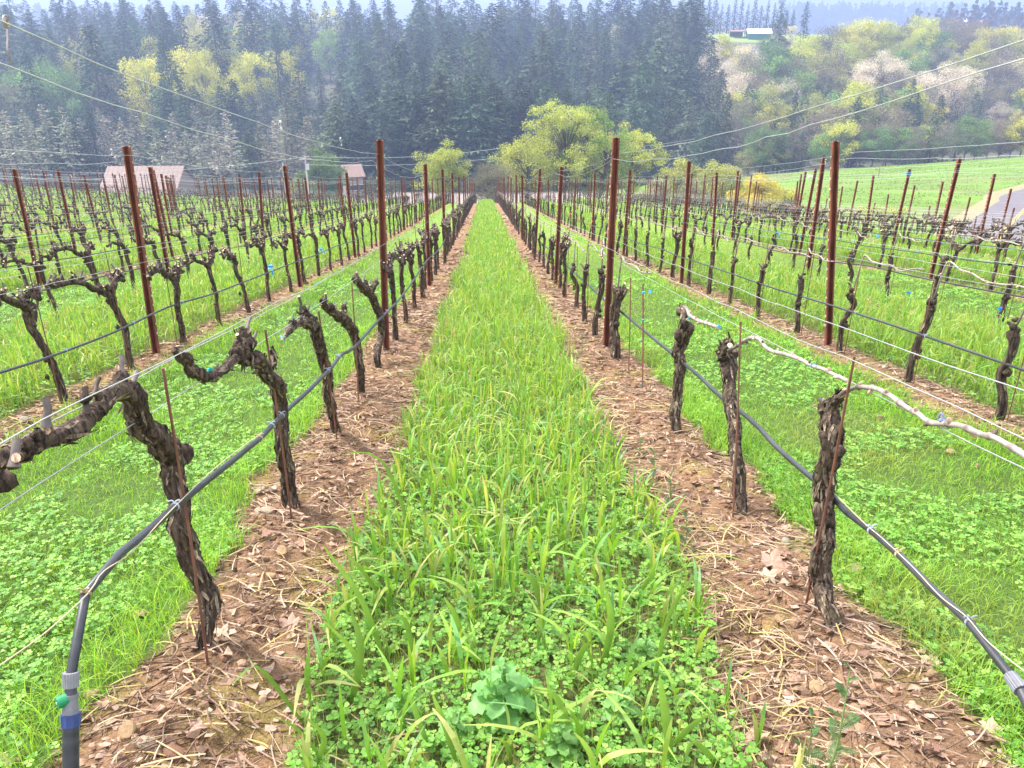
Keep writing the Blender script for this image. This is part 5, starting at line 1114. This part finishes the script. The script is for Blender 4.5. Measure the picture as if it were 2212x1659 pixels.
# ---- woods on the facing slope
rg = np.random.default_rng(300)
CON = [conifer(401, 26, 6.4, 170, 24, sz=.55), conifer(402, 27, 5.4, 170, 22, droop=.55, sz=.52), conifer(403, 25, 7.4, 160, 26, sz=.58, cols=((.08, .13, .06), (.11, .16, .07), (.06, .10, .05))), conifer(404, 28, 5.8, 180, 22, sz=.52, cols=((.035, .065, .045), (.05, .08, .055)), sparse=.12), conifer(405, 24, 7.0, 150, 26, droop=.15, sz=.58, cols=((.09, .14, .06), (.07, .115, .055))), conifer(406, 25, 6.0, 160, 22, droop=.4, sz=.55, cols=((.15, .16, .09), (.10, .13, .07)), sparse=.18), conifer(407, 26, 7.8, 150, 28, droop=.45, sz=.6)]
DRY = [conifer(411, 19, 3.4, 110, 13, cols=((.30, .28, .20), (.22, .23, .15), (.36, .32, .24), (.16, .19, .12)), trunkc=(.24, .20, .17), droop=.1, cb=.22, sparse=.1, sz=.40), conifer(412, 20, 3.8, 110, 13, cols=((.28, .28, .19), (.38, .33, .25), (.22, .25, .16)), trunkc=(.22, .18, .15), droop=.1, cb=.18, sparse=.1, sz=.42), conifer(413, 18, 3.3, 100, 12, cols=((.36, .32, .25), (.27, .26, .19)), trunkc=(.27, .23, .20), droop=.0, cb=.28, sparse=.15, sz=.38)]
def dz(seed, cols, n=2600, ls=.30, limb=(.16, .13, .12), **k): return deciduous(seed, 13, 5.6, 2.2, 55, int(n*2.6), ls*.66, cols, limbcol=limb, tr=.22, clr=.24, twig=False, **k)
DEC = {'yellow': [dz(501, [(.54, .51, .10), (.42, .44, .09), (.62, .57, .16)]), dz(502, [(.48, .50, .12), (.38, .44, .09)], shape=.5), dz(512, [(.38, .38, .15), (.30, .33, .12)], multi=2)],
       'green': [dz(503, [(.22, .38, .11), (.16, .29, .09), (.29, .43, .14)]), dz(504, [(.13, .22, .10), (.18, .28, .12)])],
       'blossom': [dz(505, [(.62, .55, .52), (.70, .64, .60), (.50, .45, .42)], 2400, .24, (.22, .18, .17)), dz(506, [(.66, .60, .52), (.50, .48, .36)], 2200, .24, (.22, .18, .17))],
       'grey': [dz(507, [(.22, .18, .16), (.27, .22, .20), (.20, .19, .14)], 2000, .24, (.24, .20, .19)), dz(508, [(.18, .17, .13), (.23, .21, .16)], 2200, .24, (.22, .19, .17))]}
MESH = {}
def shared(key, pair, lmat):
    if key not in MESH: MESH[key] = meshes(pair[0], pair[1], lmat)
    return MESH[key]
def is_gap(u, v, top):          # keep windows for the white roof and the barn meadow
    if u < 85 and 205 < v+top*.5 < 330 and v < 262: return True
    if 1560 < u < 1672 and v < 96 and v > -30: return True
    if u > 1745 and v < 66: return True
    return False
cands = []      # (D, kind, variant, loc, scale(h), width, u, v)
def try_tree(u, v, kind, h, wsc=1.0, frac=1.0, dmax=470, dmin=150):
    p = hit(u, v, h*frac, 140, 900, skip=dmin)
    if p is None or p[1] > dmax: 
        return False
    loc = np.array([p[0], p[1], gz(p[0], p[1])]); cands.append([float(screen(loc)[2]), kind, loc, h, wsc, u, v]); return True
def front_v(u): return np.interp(u, [-60, 0, 150, 300, 480, 560, 700, 760, 850, 960, 1100, 1210, 1300, 1400, 1480, 1560], [232, 228, 205, 222, 228, 245, 215, 190, 150, 120, 135, 165, 180, 235, 190, 260])
def right_edge(v): return np.interp(v, [0, 50, 160, 300, 400], [1525, 1490, 1555, 1620, 1640])
LIGHT = [(100,128,'green',15),(75,150,'green',14),(30,155,'green',13),(155,95,'yellow',13),(180,72,'yellow',12),(140,118,'blossom',12),(122,160,'green',14),(300,128,'yellow',15),(318,140,'yellow',13),(287,60,'green',12),(322,92,'yellow',13),(397,110,'yellow',15),(430,120,'yellow',15),(475,85,'yellow',15),(462,112,'yellow',13),(410,35,'yellow',14),(425,60,'yellow',14),(440,40,'blossom',14),(500,28,'blossom',14),(470,55,'green',13),(540,48,'blossom',14),(520,70,'yellow',13),(560,62,'yellow',12),(533,118,'yellow',13),(552,108,'yellow',11),(603,115,'yellow',13),(627,65,'yellow',12),(640,45,'yellow',12),(677,26,'yellow',12),(713,22,'yellow',11),(740,48,'yellow',11),(10,190,'grey',12),(60,185,'grey',12),(230,165,'grey',13),(150,140,'yellow',12),(705,70,'green',12),(1085,28,'yellow',12),(10,110,'green',12),(255,95,'grey',12),(1345,55,'blossom',10)]
def blocked(u, v): return any(abs(u-a) < 27 and -12 < v-b < 62 for a, b, _, _ in LIGHT)
# rows of conifers over the left and the middle, thicker higher up the slope
for v in np.r_[np.arange(-34, 120, 14), np.arange(120, 330, 22)]:
    step = 33+.14*max(v, 0)
    for u in np.arange(-50, right_edge(v), step):
        uu = u+rg.normal()*9; vv = v+rg.normal()*7+ (9*math.sin(uu/47.) if v < 40 else 0)
        if is_gap(uu, vv, 30) or blocked(uu, vv): continue
        fv = front_v(uu); dry = (uu < 700 and vv > fv-8 and (rg.random() < .8)) or (1440 < uu and vv > 230 and rg.random() < .5)
        h = rg.uniform(21, 29) if vv < 120 else rg.uniform(18, 24)
        if dry: h = rg.uniform(13, 18)
        try_tree(uu, vv, 'dry' if dry else 'con', h*rg.uniform(.78, 1.18), rg.uniform(.95, 1.6))
for u in np.arange(-60, 1700, 21):      # the foot of the wood
    uu = u+rg.normal()*6; y = rg.uniform(168, 180); loc = place_y(uu, y); fv = front_v(min(uu, 1560))+rg.uniform(10, 60); h = max(9, min(24, top_h(uu, fv, y, loc)))
    if u < 1420 or rg.random() < .4: cands.append([float(screen(loc)[2]), 'dry' if uu < 700 and rg.random() < .85 else 'con', loc, h, rg.uniform(1.1, 1.6), uu, fv])
# single light trees among the conifers (left) as the photo shows them
for u, v, k, h in LIGHT:
    try_tree(u, v-8, k, h*1.6, .74, dmax=560)
# the mixed wood right of the conifers
mixed = [(1530,80,'blossom',13),(1545,110,'blossom',14),(1570,140,'blossom',15),(1598,165,'blossom',14),(1580,92,'yellow',12),(1603,96,'blossom',13),(1622,128,'grey',15),(1560,60+20,'yellow',11),(1675,88,'green',18),(1690,125,'green',15),(1730,90,'yellow',15),(1715,130,'grey',15),(1760,85,'yellow',13),(1775,120,'yellow',15),(1800,62,'grey',15),(1705,175,'blossom',11),(1725,185,'blossom',9),(1860,45,'yellow',16),(1890,48,'yellow',15),(1840,62,'yellow',15),(1920,55,'yellow',14),(1955,62,'grey',13),(1985,42,'yellow',15),(2015,48,'yellow',16),(2035,70,'green',14),(2050,45,'grey',15),(2085,55,'grey',15),(2115,50,'grey',14),(2150,62,'yellow',15),(2185,72,'yellow',15),(2210,60,'yellow',14),(2120,95,'yellow',14),(1910,115,'blossom',15),(1935,130,'blossom',13),(1885,145,'blossom',12),(1970,110,'green',14),(1950,95,'yellow',13),(2050,140,'blossom',14),(2075,150,'blossom',13),(2095,145,'blossom',12),(2010,160,'blossom',11),(2190,125,'blossom',12),(1660,185,'yellow',14),(1685,215,'yellow',17),(1670,245,'yellow',17),(1700,250,'yellow',15),(1765,205,'yellow',13),(1820,170,'yellow',12),(1850,185,'yellow',15),(1875,195,'yellow',14),(1910,190,'yellow',13),(1800,230,'grey',13),(1830,240,'grey',13),(1870,255,'grey',12),(1905,250,'grey',12),(1930,235,'grey',12),(1790,290,'yellow',10),(1945,255,'yellow',9),(2015,255,'yellow',13),(2045,245,'yellow',11),(2030,285,'yellow',10),(1975,190,'yellow',12),(2165,225,'blossom',8),(1625,200,'green',12),(1605,220,'grey',13),(2170,110,'grey',14),(2145,85,'grey',14),(1640,165,'grey',14),(1740,160,'green',13),(1990,75,'yellow',13),(1800,110,'grey',14),(1830,100,'yellow',14),(1860,90,'yellow',14),(1785,150,'grey',14)]
for u, v, k, h in mixed: try_tree(u, v-6, k, h*1.22, 1.0, dmax=520, dmin=178)
for u, v, h in [(1690,28,24),(1745,2,24),(1480,15,25),(1505,30,24),(1540,85,24),(1548,120,24),(1560,150,22),(1575,200,20),(1780,150,16),(1795,165,16),(1770,175,14),(1975,170,17),(1985,200,17),(1960,215,15),(2010,130,13),(2060,200,20),(2075,185,20),(2095,175,21),(2115,160,22),(2130,150,22),(2150,165,21),(2170,150,22),(2195,165,21),(2215,175,21),(2090,215,18),(2120,205,19),(2150,215,18),(2185,210,19),(2210,225,18),(1900,225,13),(1855,230,12),(1760,240,12),(1745,260,11),(1620,180,17),(1600,260,15),(1640,280,13),(1890,210,13),(1530,200,20),(2240,190,20)]:
    try_tree(u, v, 'con', h, rg.uniform(.8, 1.1), dmax=560, dmin=178)
for v in np.arange(70, 330, 26):
    for u in np.arange(right_edge(v)-10, 2290, 42+.06*v):
        uu, vv = u+rg.normal()*10, v+rg.normal()*8
        if is_gap(uu, vv, 30): continue
        r = rg.random(); k = 'con' if (r < .10+.45*(vv > 190)+.3*(uu > 2040 and vv > 150)) else ('grey' if r < .62 else ('yellow' if r < .84 else ('green' if r < .94 else 'blossom')))
        try_tree(uu, vv, k, rg.uniform(10, 14) if k != 'con' else rg.uniform(13, 18), 1.0, dmax=500, dmin=176)
for u in np.arange(1470, 1668, 13):
    y = rg.uniform(412, 450); loc = place_y(u, y); vt = rg.uniform(-14, 12) if u < 1640 else 20; cands.append([float(screen(loc)[2]), 'con', loc, max(10, top_h(u, vt, y, loc)), .8, u, vt])
# thicket along the upper edge of the pasture
for i, u in enumerate(np.arange(1610, 2290, 24)):
    y = rg.uniform(175, 181); loc = place_y(u+rg.normal()*5, y); k = ['grey', 'yellow', 'green', 'con', 'grey', 'con'][int(rg.integers(0, 6))]; cands.append([float(screen(loc)[2]), k, loc, rg.uniform(6, 10), 1.1, u, 330])
cands.sort(key=lambda c: c[0])
print('trees', len(cands), {k: sum(c[1] == k for c in cands) for k in ('con', 'dry', 'yellow', 'green', 'blossom', 'grey')})
KN = {'con': ('conifer', 'dark blue-green conifer', 'conifer', CON, 'needle'), 'dry': ('larch_tree', 'brownish thin-needled conifer', 'conifer', DRY, 'needle'), 'yellow': ('deciduous_tree', 'yellow-green leafing tree', 'tree', DEC['yellow'], 'tleaf'), 'green': ('deciduous_tree', 'fresh green leafy tree', 'tree', DEC['green'], 'tleaf'), 'blossom': ('blossoming_tree', 'whitish pink blossoming tree', 'tree', DEC['blossom'], 'tleaf'), 'grey': ('bare_tree', 'bare greyish mauve tree', 'tree', DEC['grey'], 'tleaf')}
BH = {'con': [26, 27, 25, 28, 24, 25, 26], 'dry': [19, 20, 18], 'yellow': [13]*3, 'green': [13]*2, 'blossom': [13]*2, 'grey': [13]*2}
def zone(u, v):
    a = 'far left' if u < 350 else ('left' if u < 750 else ('middle' if u < 1200 else ('right of maples' if u < 1620 else ('right' if u < 1950 else 'far right'))))
    b = 'the ridge line' if v < 45 else ('the upper slope' if v < 110 else ('the middle slope' if v < 190 else ('the lower slope' if v < 270 else 'the foot of the slope')))
    return b, a
lim = {'con': 0, 'dry': 0, 'dec': 0}; rest = []; cnt = {}
score = sorted(cands, key=lambda c: -c[3]/c[0])
for D, kind, loc, h, ws, u, v in score:
    grp_ = 'dec' if kind not in ('con', 'dry') else kind
    if grp_ == 'con' and lim['con'] >= 290 or grp_ == 'dec' and lim['dec'] >= 290: rest.append((D, kind, loc, h, ws)); continue
    lim[grp_] += 1; nm, desc, cat, arr, lm = KN[kind]; vi = int(rg.integers(0, len(arr))); w_, l_ = shared((kind, vi), arr[vi], lm); bh = BH[kind][vi]
    o = empty(nm, loc, rg.uniform(0, 6.28)); s = h/bh; o.scale = (s*ws, s*ws, s); link('trunk', w_, o); link('crown', l_, o)
    b, a = zone(u, v); key = (kind, a, b); cnt[key] = cnt.get(key, 0)+1
    tag(o, '%s, %s by size on %s, %s' % (desc, ordn(cnt[key]-1), b, a), cat, {'con': 'conifers of the facing wood', 'dry': 'brownish conifers at the foot of the wood'}.get(kind, 'leafing trees of the facing wood'))
if rest:
    wd, lf = MB(), MB()
    for D, kind, loc, h, ws in rest:
        arr = KN[kind][3]; vi = int(rg.integers(0, len(arr))); pr_ = arr[vi]; s = h/BH[kind][vi]; a = rg.uniform(0, 6.28); Rm = np.array([[math.cos(a), -math.sin(a), 0], [math.sin(a), math.cos(a), 0], [0, 0, 1]])
        V = pr_[1].V[0].reshape(-1, 4, 3); keep = rg.random(len(V)) < .6; V = V[keep]; cc = pr_[1].C[0].reshape(-1, 4, 3)[keep]; cen = V.mean(1, keepdims=True); V = cen+(V-cen)*1.25
        V = (V.reshape(-1, 3)*[s*ws, s*ws, s])@Rm.T+loc; lf.add(V, np.arange(len(V)).reshape(-1, 4), cc.reshape(-1, 3)*rg.uniform(.75, 1.25))
        add_tube(wd, np.array([loc, loc+[0, 0, h*.8]]), [.3, .1], 4, (.12, .09, .08), cap=False)
    o = lf.build('distant_conifers', M['needle']); tag(o, 'mass of blue hazy conifers along the far ridge', 'forest', kind='stuff'); wd.build('trunk', M['wood'], o)
# far tree lines seen through the gap on the right
def treeline(name, u0, u1, y, hv, lab, n, colr, h):
    mb = MB(); r2 = np.random.default_rng(int(y)); xa = ray(u0, 60)[0]/ray(u0, 60)[1]*y; xb = ray(u1, 60)[0]/ray(u1, 60)[1]*y
    for i in range(n):
        x = xa+(xb-xa)*(i+r2.random())/n; yy = y+r2.uniform(-60, 60); z = gz(x, yy); hh = h*r2.uniform(.7, 1.25); m = 34; f = r2.random(m)**.7; a = r2.uniform(0, 6.28, m); rr = hh*.2*(1-f)*r2.random(m)**.5+.3
        P = np.stack([x+np.cos(a)*rr, yy+np.sin(a)*rr, z+hh*f], 1); V, F = rquads(P, np.full(m, hh*.11)*(1.3-f*.7), r2, 0); mb.add(V, F, np.array(colr)*r2.uniform(.7, 1.3))
    tag(mb.build(name, M['needle']), lab, 'forest', kind='stuff')
treeline('distant_treeline', 1700, 2080, 1500, 40, 'blue line of far trees across the plain at the upper right', 420, (.05, .08, .06), 42)
treeline('distant_woods', 2005, 2350, 700, 20, 'dark wooded ridge at the upper right corner', 150, (.035, .055, .04), 30)
treeline('distant_bare_grove', 1950, 2330, 560, 70, 'mauve bare grove below the ridge at the upper right', 110, (.20, .16, .15), 15)
treeline('far_left_woods', -80, 420, 1300, 20, 'pale blue woods beyond the ridge at the upper left', 220, (.05, .08, .06), 36)

def place_y2(u, v, y): d = ray(u, v); x = d[0]/d[1]*y; return np.array([x, y, gz(x, y)])
# ================================================================== buildings
def gable_house(name, c, L, Wd, hw, hr, rz, wallc, roofc, label, cat='house', doors=True, over=.5):
    o = empty(name, c, rz); mb = MB()
    t = .2
    for (cx_, cy_, sx, sy) in ((0, -Wd/2, L, t), (0, Wd/2, L, t), (-L/2+t/2, 0, t, Wd-t), (L/2-t/2, 0, t, Wd-t)): box(mb, (cx_, cy_, hw/2-.5), (sx, sy, hw+1), wallc)
    for s in (-1, 1): mb.add([[s*(L/2-.01), -Wd/2, hw], [s*(L/2-.01), Wd/2, hw], [s*(L/2-.01), 0, hw+hr]], [[0, 1, 2]], wallc)
    mb.build('wall', M['paint'], o)
    rb = MB(); a = L/2+over; b = Wd/2+over; dz_ = hr*over/(Wd/2)
    for s in (-1, 1):
        V = np.array([[-a, s*b, hw-dz_], [a, s*b, hw-dz_], [a, 0, hw+hr], [-a, 0, hw+hr]]); V2 = V+[0, 0, .18]; rb.add(np.vstack([V, V2]), [[0, 1, 2, 3], [4, 5, 6, 7], [0, 1, 5, 4], [1, 2, 6, 5], [2, 3, 7, 6], [3, 0, 4, 7]], roofc)
        for q in np.arange(-a+.4, a, .8): V = np.array([[q, s*b, hw-dz_+.19], [q+.05, s*b, hw-dz_+.19], [q+.05, 0, hw+hr+.19], [q, 0, hw+hr+.19]]); rb.add(V+[0, 0, .03], [[0, 1, 2, 3]], np.array(roofc)*.85)
    rb.build('roof', M['paint'], o)
    if doors:
        for q in np.linspace(-L*.36, L*.36, max(3, int(L/3))):
            wb = MB(); box(wb, (q, -Wd/2-.12, hw*.52), (1.2, .06, 1.1), (.75, .74, .70)); w_ = wb.build('window', M['paint'], o); g = MB(); box(g, (q, -Wd/2-.16, hw*.52), (1.0, .04, .9), (.04, .05, .06)); g.build('pane', M['plastic'], w_)
    tag(o, label, cat); return o
PK = (.215, .14, .11)
y = 150; a = PY(247, 403, y); b = PY(412, 403, y); ctr = (a+b)/2; topz = PY(330, 361, y)[2]; base = gz(ctr[0], y)
Lh = abs(b[0]-a[0]); gable_house('house', (ctr[0]-.5, y, base), Lh-1, 11, (PY(330, 404, y)[2]-base)+.2, topz-PY(330, 402, y)[2], 0, (.30, .24, .20), PK, 'house with a big salmon pink roof behind the far left rows')
y = 156; a = PY(744, 374, y); b = PY(776, 374, y); ctr = (a+b)/2; gable_house('shed', (ctr[0], y, gz(ctr[0], y)), abs(b[0]-a[0]), 7, PY(760, 374, y)[2]-gz(ctr[0], y), PY(760, 357, y)[2]-PY(760, 374, y)[2], .3, (.30, .24, .20), PK, 'small pink-roofed shed left of the tall left post', 'shed')
p = hit(25, 232, 4.5, 150, 700, skip=230)
if p is not None: gable_house('white_roofed_house', (p[0], p[1], gz(p[0], p[1])), 15, 9, 4.2, 2.6, .25, (.55, .55, .55), (.74, .76, .80), 'white-roofed house among trees at the left edge')
bl = place_y2(1638, 79, 388); sc_b = float(screen(bl)[2])/FPX
gable_house('barn', (bl[0], bl[1], gz(bl[0], bl[1])), 48*sc_b, 7, 10*sc_b, 8*sc_b, -.12, (.03, .16, .13), (.66, .70, .74), 'green barn with pale metal roof on the small meadow', 'barn', doors=False)
q_ = place_y2(1592, 76, 390)
o = empty('open_shed', q_); mb = MB(); wS = 28*sc_b
for sx in (-.5, -.17, .17, .5):
    for sy in (-1.6, 1.6): box(mb, (sx*wS, sy, 1.1), (.18, .18, 2.6), (.16, .10, .08))
mb.build('post', M['paint'], o); mb = MB(); box(mb, (0, 0, 2.5), (wS*1.1, 4.2, .25), (.26, .13, .11), rot=[[1, 0, 0], [0, .99, -.12], [0, .12, .99]]); mb.build('roof', M['paint'], o); mb = MB(); box(mb, (0, 1.7, 1.1), (wS, .1, 2.0), (.12, .07, .06)); mb.build('wall', M['paint'], o); tag(o, 'open brown shed left of the green barn', 'shed')
for i, (u, v, c, wdt) in enumerate([(2065,45,(.72,.72,.74),7),(2085,42,(.75,.75,.78),9),(2108,43,(.72,.72,.74),8),(2135,40,(.45,.12,.10),7),(2160,42,(.75,.74,.74),10),(2190,38,(.42,.10,.09),9)]):
    y = 640+i*9; P_ = PY(u, v+4, y); z = gz(P_[0], y); H_ = max(3, P_[2]-z)
    gable_house('farm_building', (P_[0], y, z), wdt, 6, H_, 1.6, .2*i, c, (.8, .8, .82) if i % 2 else (.55, .2, .18), '%s small building on the upper right ridge' % ['first white', 'second white', 'third white', 'red', 'larger white', 'rightmost red'][i], 'building', doors=False)
# ================================================================== road in the lower right of the valley
edge_px = [(2260,392),(2212,413),(2158,440),(2130,458),(2112,480),(2100,513),(2088,560)]; right_px = [(2500,470),(2420,500),(2350,530),(2300,570),(2270,600),(2240,650),(2200,700)]
def road_hit(u, v): p = hit(u+14, v, .35, 30, 900, skip=55); return p
dcl = [(2290,408),(2212,443),(2192,460),(2175,477),(2160,493),(2148,507),(2136,530)]
C0 = [road_hit(u, v) for u, v in dcl]; C0 = [c for c in C0 if c is not None]
far_ext = C0[0]+(C0[0]-C0[1])*3+np.array([30, 0, 0]); C0 = [far_ext]+C0; C0.append(C0[-1]+(C0[-1]-C0[-2])*1.2)
Cc = smooth_path(C0, 120); T = np.gradient(Cc, axis=0)[:, :2]; T /= np.linalg.norm(T, axis=1)[:, None]; Nn = np.stack([T[:, 1], -T[:, 0]], 1)
def strip(name, offs, col, mat, lift, lab=None, cat=None, kind='structure', vcol=None):
    mb = MB(); m = len(offs); V = np.zeros((120, m, 3))
    for j, o_ in enumerate(offs): V[:, j, :2] = Cc[:, :2]+Nn*o_; V[:, j, 2] = zroad+lift
    i = np.arange(119)[:, None]*m+np.arange(m-1)[None]; mb.add(V.reshape(-1, 3), np.stack([i, i+1, i+m+1, i+m], -1).reshape(-1, 4), col); return tag(mb.build(name, M[mat]), lab, cat, kind=kind)
zz = np.max([ground(Cc[:, 0]+Nn[:, 0]*o_, Cc[:, 1]+Nn[:, 1]*o_) for o_ in (-2, 0, 2)], axis=0)-.05; zroad = np.convolve(np.pad(zz, 6, mode='edge'), np.ones(13)/13, 'valid')+.15
strip('verge', [-5.2, 5.2], (.30, .26, .13), 'dry', -.02); strip('road', [-3.4, 0, 3.4], (.15, .13, .14), 'asphalt', .03)
strip('road_line', [-.17, -.05], (.55, .38, .07), 'paint', .07); strip('road_line', [.05, .17], (.55, .38, .07), 'paint', .07)
# gravel track seen past the apple tree is part of the ground sheet
# ================================================================== poles and power lines
def pole(u, vt, y, lab, h=None, arm=True, col=(.55, .53, .50)):
    loc = place_y(u, y); t = PY(u, vt, y); H = t[2]-loc[2]; o = empty('utility_pole', loc); mb = MB(); add_tube(mb, np.array([[0, 0, -.5], [0, 0, H]]), [.15, .10], 8, col); mb.build('pole', M['wood'], o)
    if arm: mb = MB(); box(mb, (0, 0, H-.4), (1.8, .12, .12), col); mb.build('crossarm', M['wood'], o); mb = MB(); add_tube(mb, np.array([[.3, -.2, H-1.9], [.3, -.2, H-1.1]]), .2, 10, (.6, .6, .6)); mb.build('transformer', M['paint'], o)
    tag(o, lab, 'utility pole'); return t
t1 = pole(667, 338, 128, 'pale utility pole between the leaning post and the tall left post'); t2 = pole(1108, 316, 132, 'dark utility pole behind the left maple', arm=False, col=(.14, .11, .10))
pole(618, 352, 134, 'thin pale pole left of the utility pole', arm=False); p = place_y2(1576, 70, 390); o = empty('utility_pole', p); mb = MB(); add_tube(mb, np.array([[0, 0, 0], [0, 0, 7.5]]), [.14, .1], 7, (.6, .58, .56)); mb.build('pole', M['wood'], o); mb = MB(); box(mb, (0, 0, 7), (1.6, .1, .1), (.6, .58, .56)); mb.build('crossarm', M['wood'], o); tag(o, 'pale pole beside the open brown shed', 'utility pole')
def line(a, b, sag, lab):
    t = np.linspace(0, 1, 30)[:, None]; P = a*(1-t)+b*t; P[:, 2] -= sag*4*(t*(1-t))[:, 0]; mb = MB(); add_tube(mb, P-a, .022, 4, (.5, .5, .52)); tag(mb.build('power_line', M['paint'], loc=a), lab, 'power line', 'power lines across the valley foot')
line(t1, t2, .8, 'power line between the pale pole and the dark pole'); line(PY(-100, 372, 126), t1, 1.2, 'power line from the left edge to the pale pole'); line(t2, PY(1500, 300, 150), 1.0, 'power line running right from the dark pole behind the maples'); line(t1-[0, 0, 1.2], t2-[0, 0, 1.5], .6, 'lower power line between the two poles')
# ================================================================== small things on the pasture
def pasture_pt(u, v): return hit(u, v, 0, 60, 400, skip=86)
p = pasture_pt(1743, 390)
if p is not None:
    mb = MB(); P = smooth_path([(0, 0, .5), (.3, 0, .75), (.8, 0, .7), (1.2, 0, .4)], 12); add_tube(mb, P, .22*np.sin(np.linspace(.3, 2.8, 12)), 8, (.8, .8, .82)); add_tube(mb, smooth_path([(.2, 0, .7), (.05, 0, 1.1), (-.1, 0, 1.2)], 6), [.1, .07, .07, .08, .06, .03], 6, (.8, .8, .82))
    for q in (.4, .8): add_tube(mb, np.array([[q, 0, 0], [q, 0, .5]]), .04, 5, (.6, .58, .55))
    tag(mb.build('white_bird', M['paint'], loc=p, smooth=True), 'small white bird-like shape standing on the pasture', 'bird')
for u, v, lab in [(1738,392,0)]: pass
p = pasture_pt(1897, 383)
if p is not None:
    mb = MB(); add_tube(mb, np.array([[0, 0, -.2], [0, 0, 1.6]]), .06, 6, (.2, .15, .12)); add_tube(mb, np.array([[-.8, 0, 1.5], [.8, 0, 1.55]]), .05, 6, (.2, .15, .12)); tag(mb.build('fence_post', M['wood'], loc=p), 'dark T-shaped post alone on the pasture', 'post')
for u, v, r_, lab in [(1900,460,3.4,'yellow flowering patch low on the pasture'),(1935,482,2.0,'smaller yellow flowering patch right of the first')]:
    p = pasture_pt(u, v)
    if p is None: continue
    r2 = np.random.default_rng(u); n = 2200; a = r2.uniform(0, 6.28, n); rr = r_*np.sqrt(r2.random(n)); x = p[0]+np.cos(a)*rr; y = p[1]+np.sin(a)*rr*.8; P = np.stack([x, y, ground(x, y)+r2.uniform(.1, .6, n)], 1); V, F = rquads(P, np.full(n, .10), r2); mb = MB(); mb.add(V, F, np.repeat(palette(r2, n, [(.60, .56, .08), (.20, .30, .06)]), 4, axis=0)); tag(mb.build('yellow_flowers', M['leaf']), lab, 'flowers', kind='stuff')
# pasture sward
r2 = np.random.default_rng(77); n = 42000; x = r2.uniform(18, 150, n); y = r2.uniform(86, 176, n); u, v, D = screen(np.stack([x, y, ground(x, y)], 1)); k = (u > 1350) & (u < 2350) & (fbm(x/6, y/6, 3, 3) > .40)
dist = np.min(np.hypot(x[:, None]-Cc[None, ::6, 0], y[:, None]-Cc[None, ::6, 1]), axis=1); k &= dist > 7.6; x, y = x[k], y[k]; n = len(x); mb = MB()
blades(mb, np.stack([x, y, ground(x, y)], 1), r2.uniform(.08, .22, n), r2.uniform(.10, .3, n), r2.uniform(0, 6.3, n), r2.uniform(.1, .8, n), palette(r2, n, [(.15, .25, .035), (.18, .28, .045), (.21, .27, .06), (.14, .23, .035)]), r2, seg=1)
tag(mb.build('pasture_grass', M['grass']), 'rough grass on the sloping pasture at the right', 'grass', kind='stuff')

# ================================================================== haze
hm = bpy.data.materials.new('haze_air'); hm.use_nodes = True; t = hm.node_tree; t.nodes.clear(); out = t.nodes.new('ShaderNodeOutputMaterial'); pv_ = t.nodes.new('ShaderNodeVolumePrincipled')
pv_.inputs['Density'].default_value = .00088; pv_.inputs['Color'].default_value = (.50, .63, 1.0, 1); pv_.inputs['Anisotropy'].default_value = .2
t.links.new(pv_.outputs[0], out.inputs['Volume'])
mb = MB(); box(mb, (0, 4000, 10), (16000, 13000, 260), (1, 1, 1)); h = mb.build('haze', hm); tag(h, kind='stuff'); h.visible_shadow = True
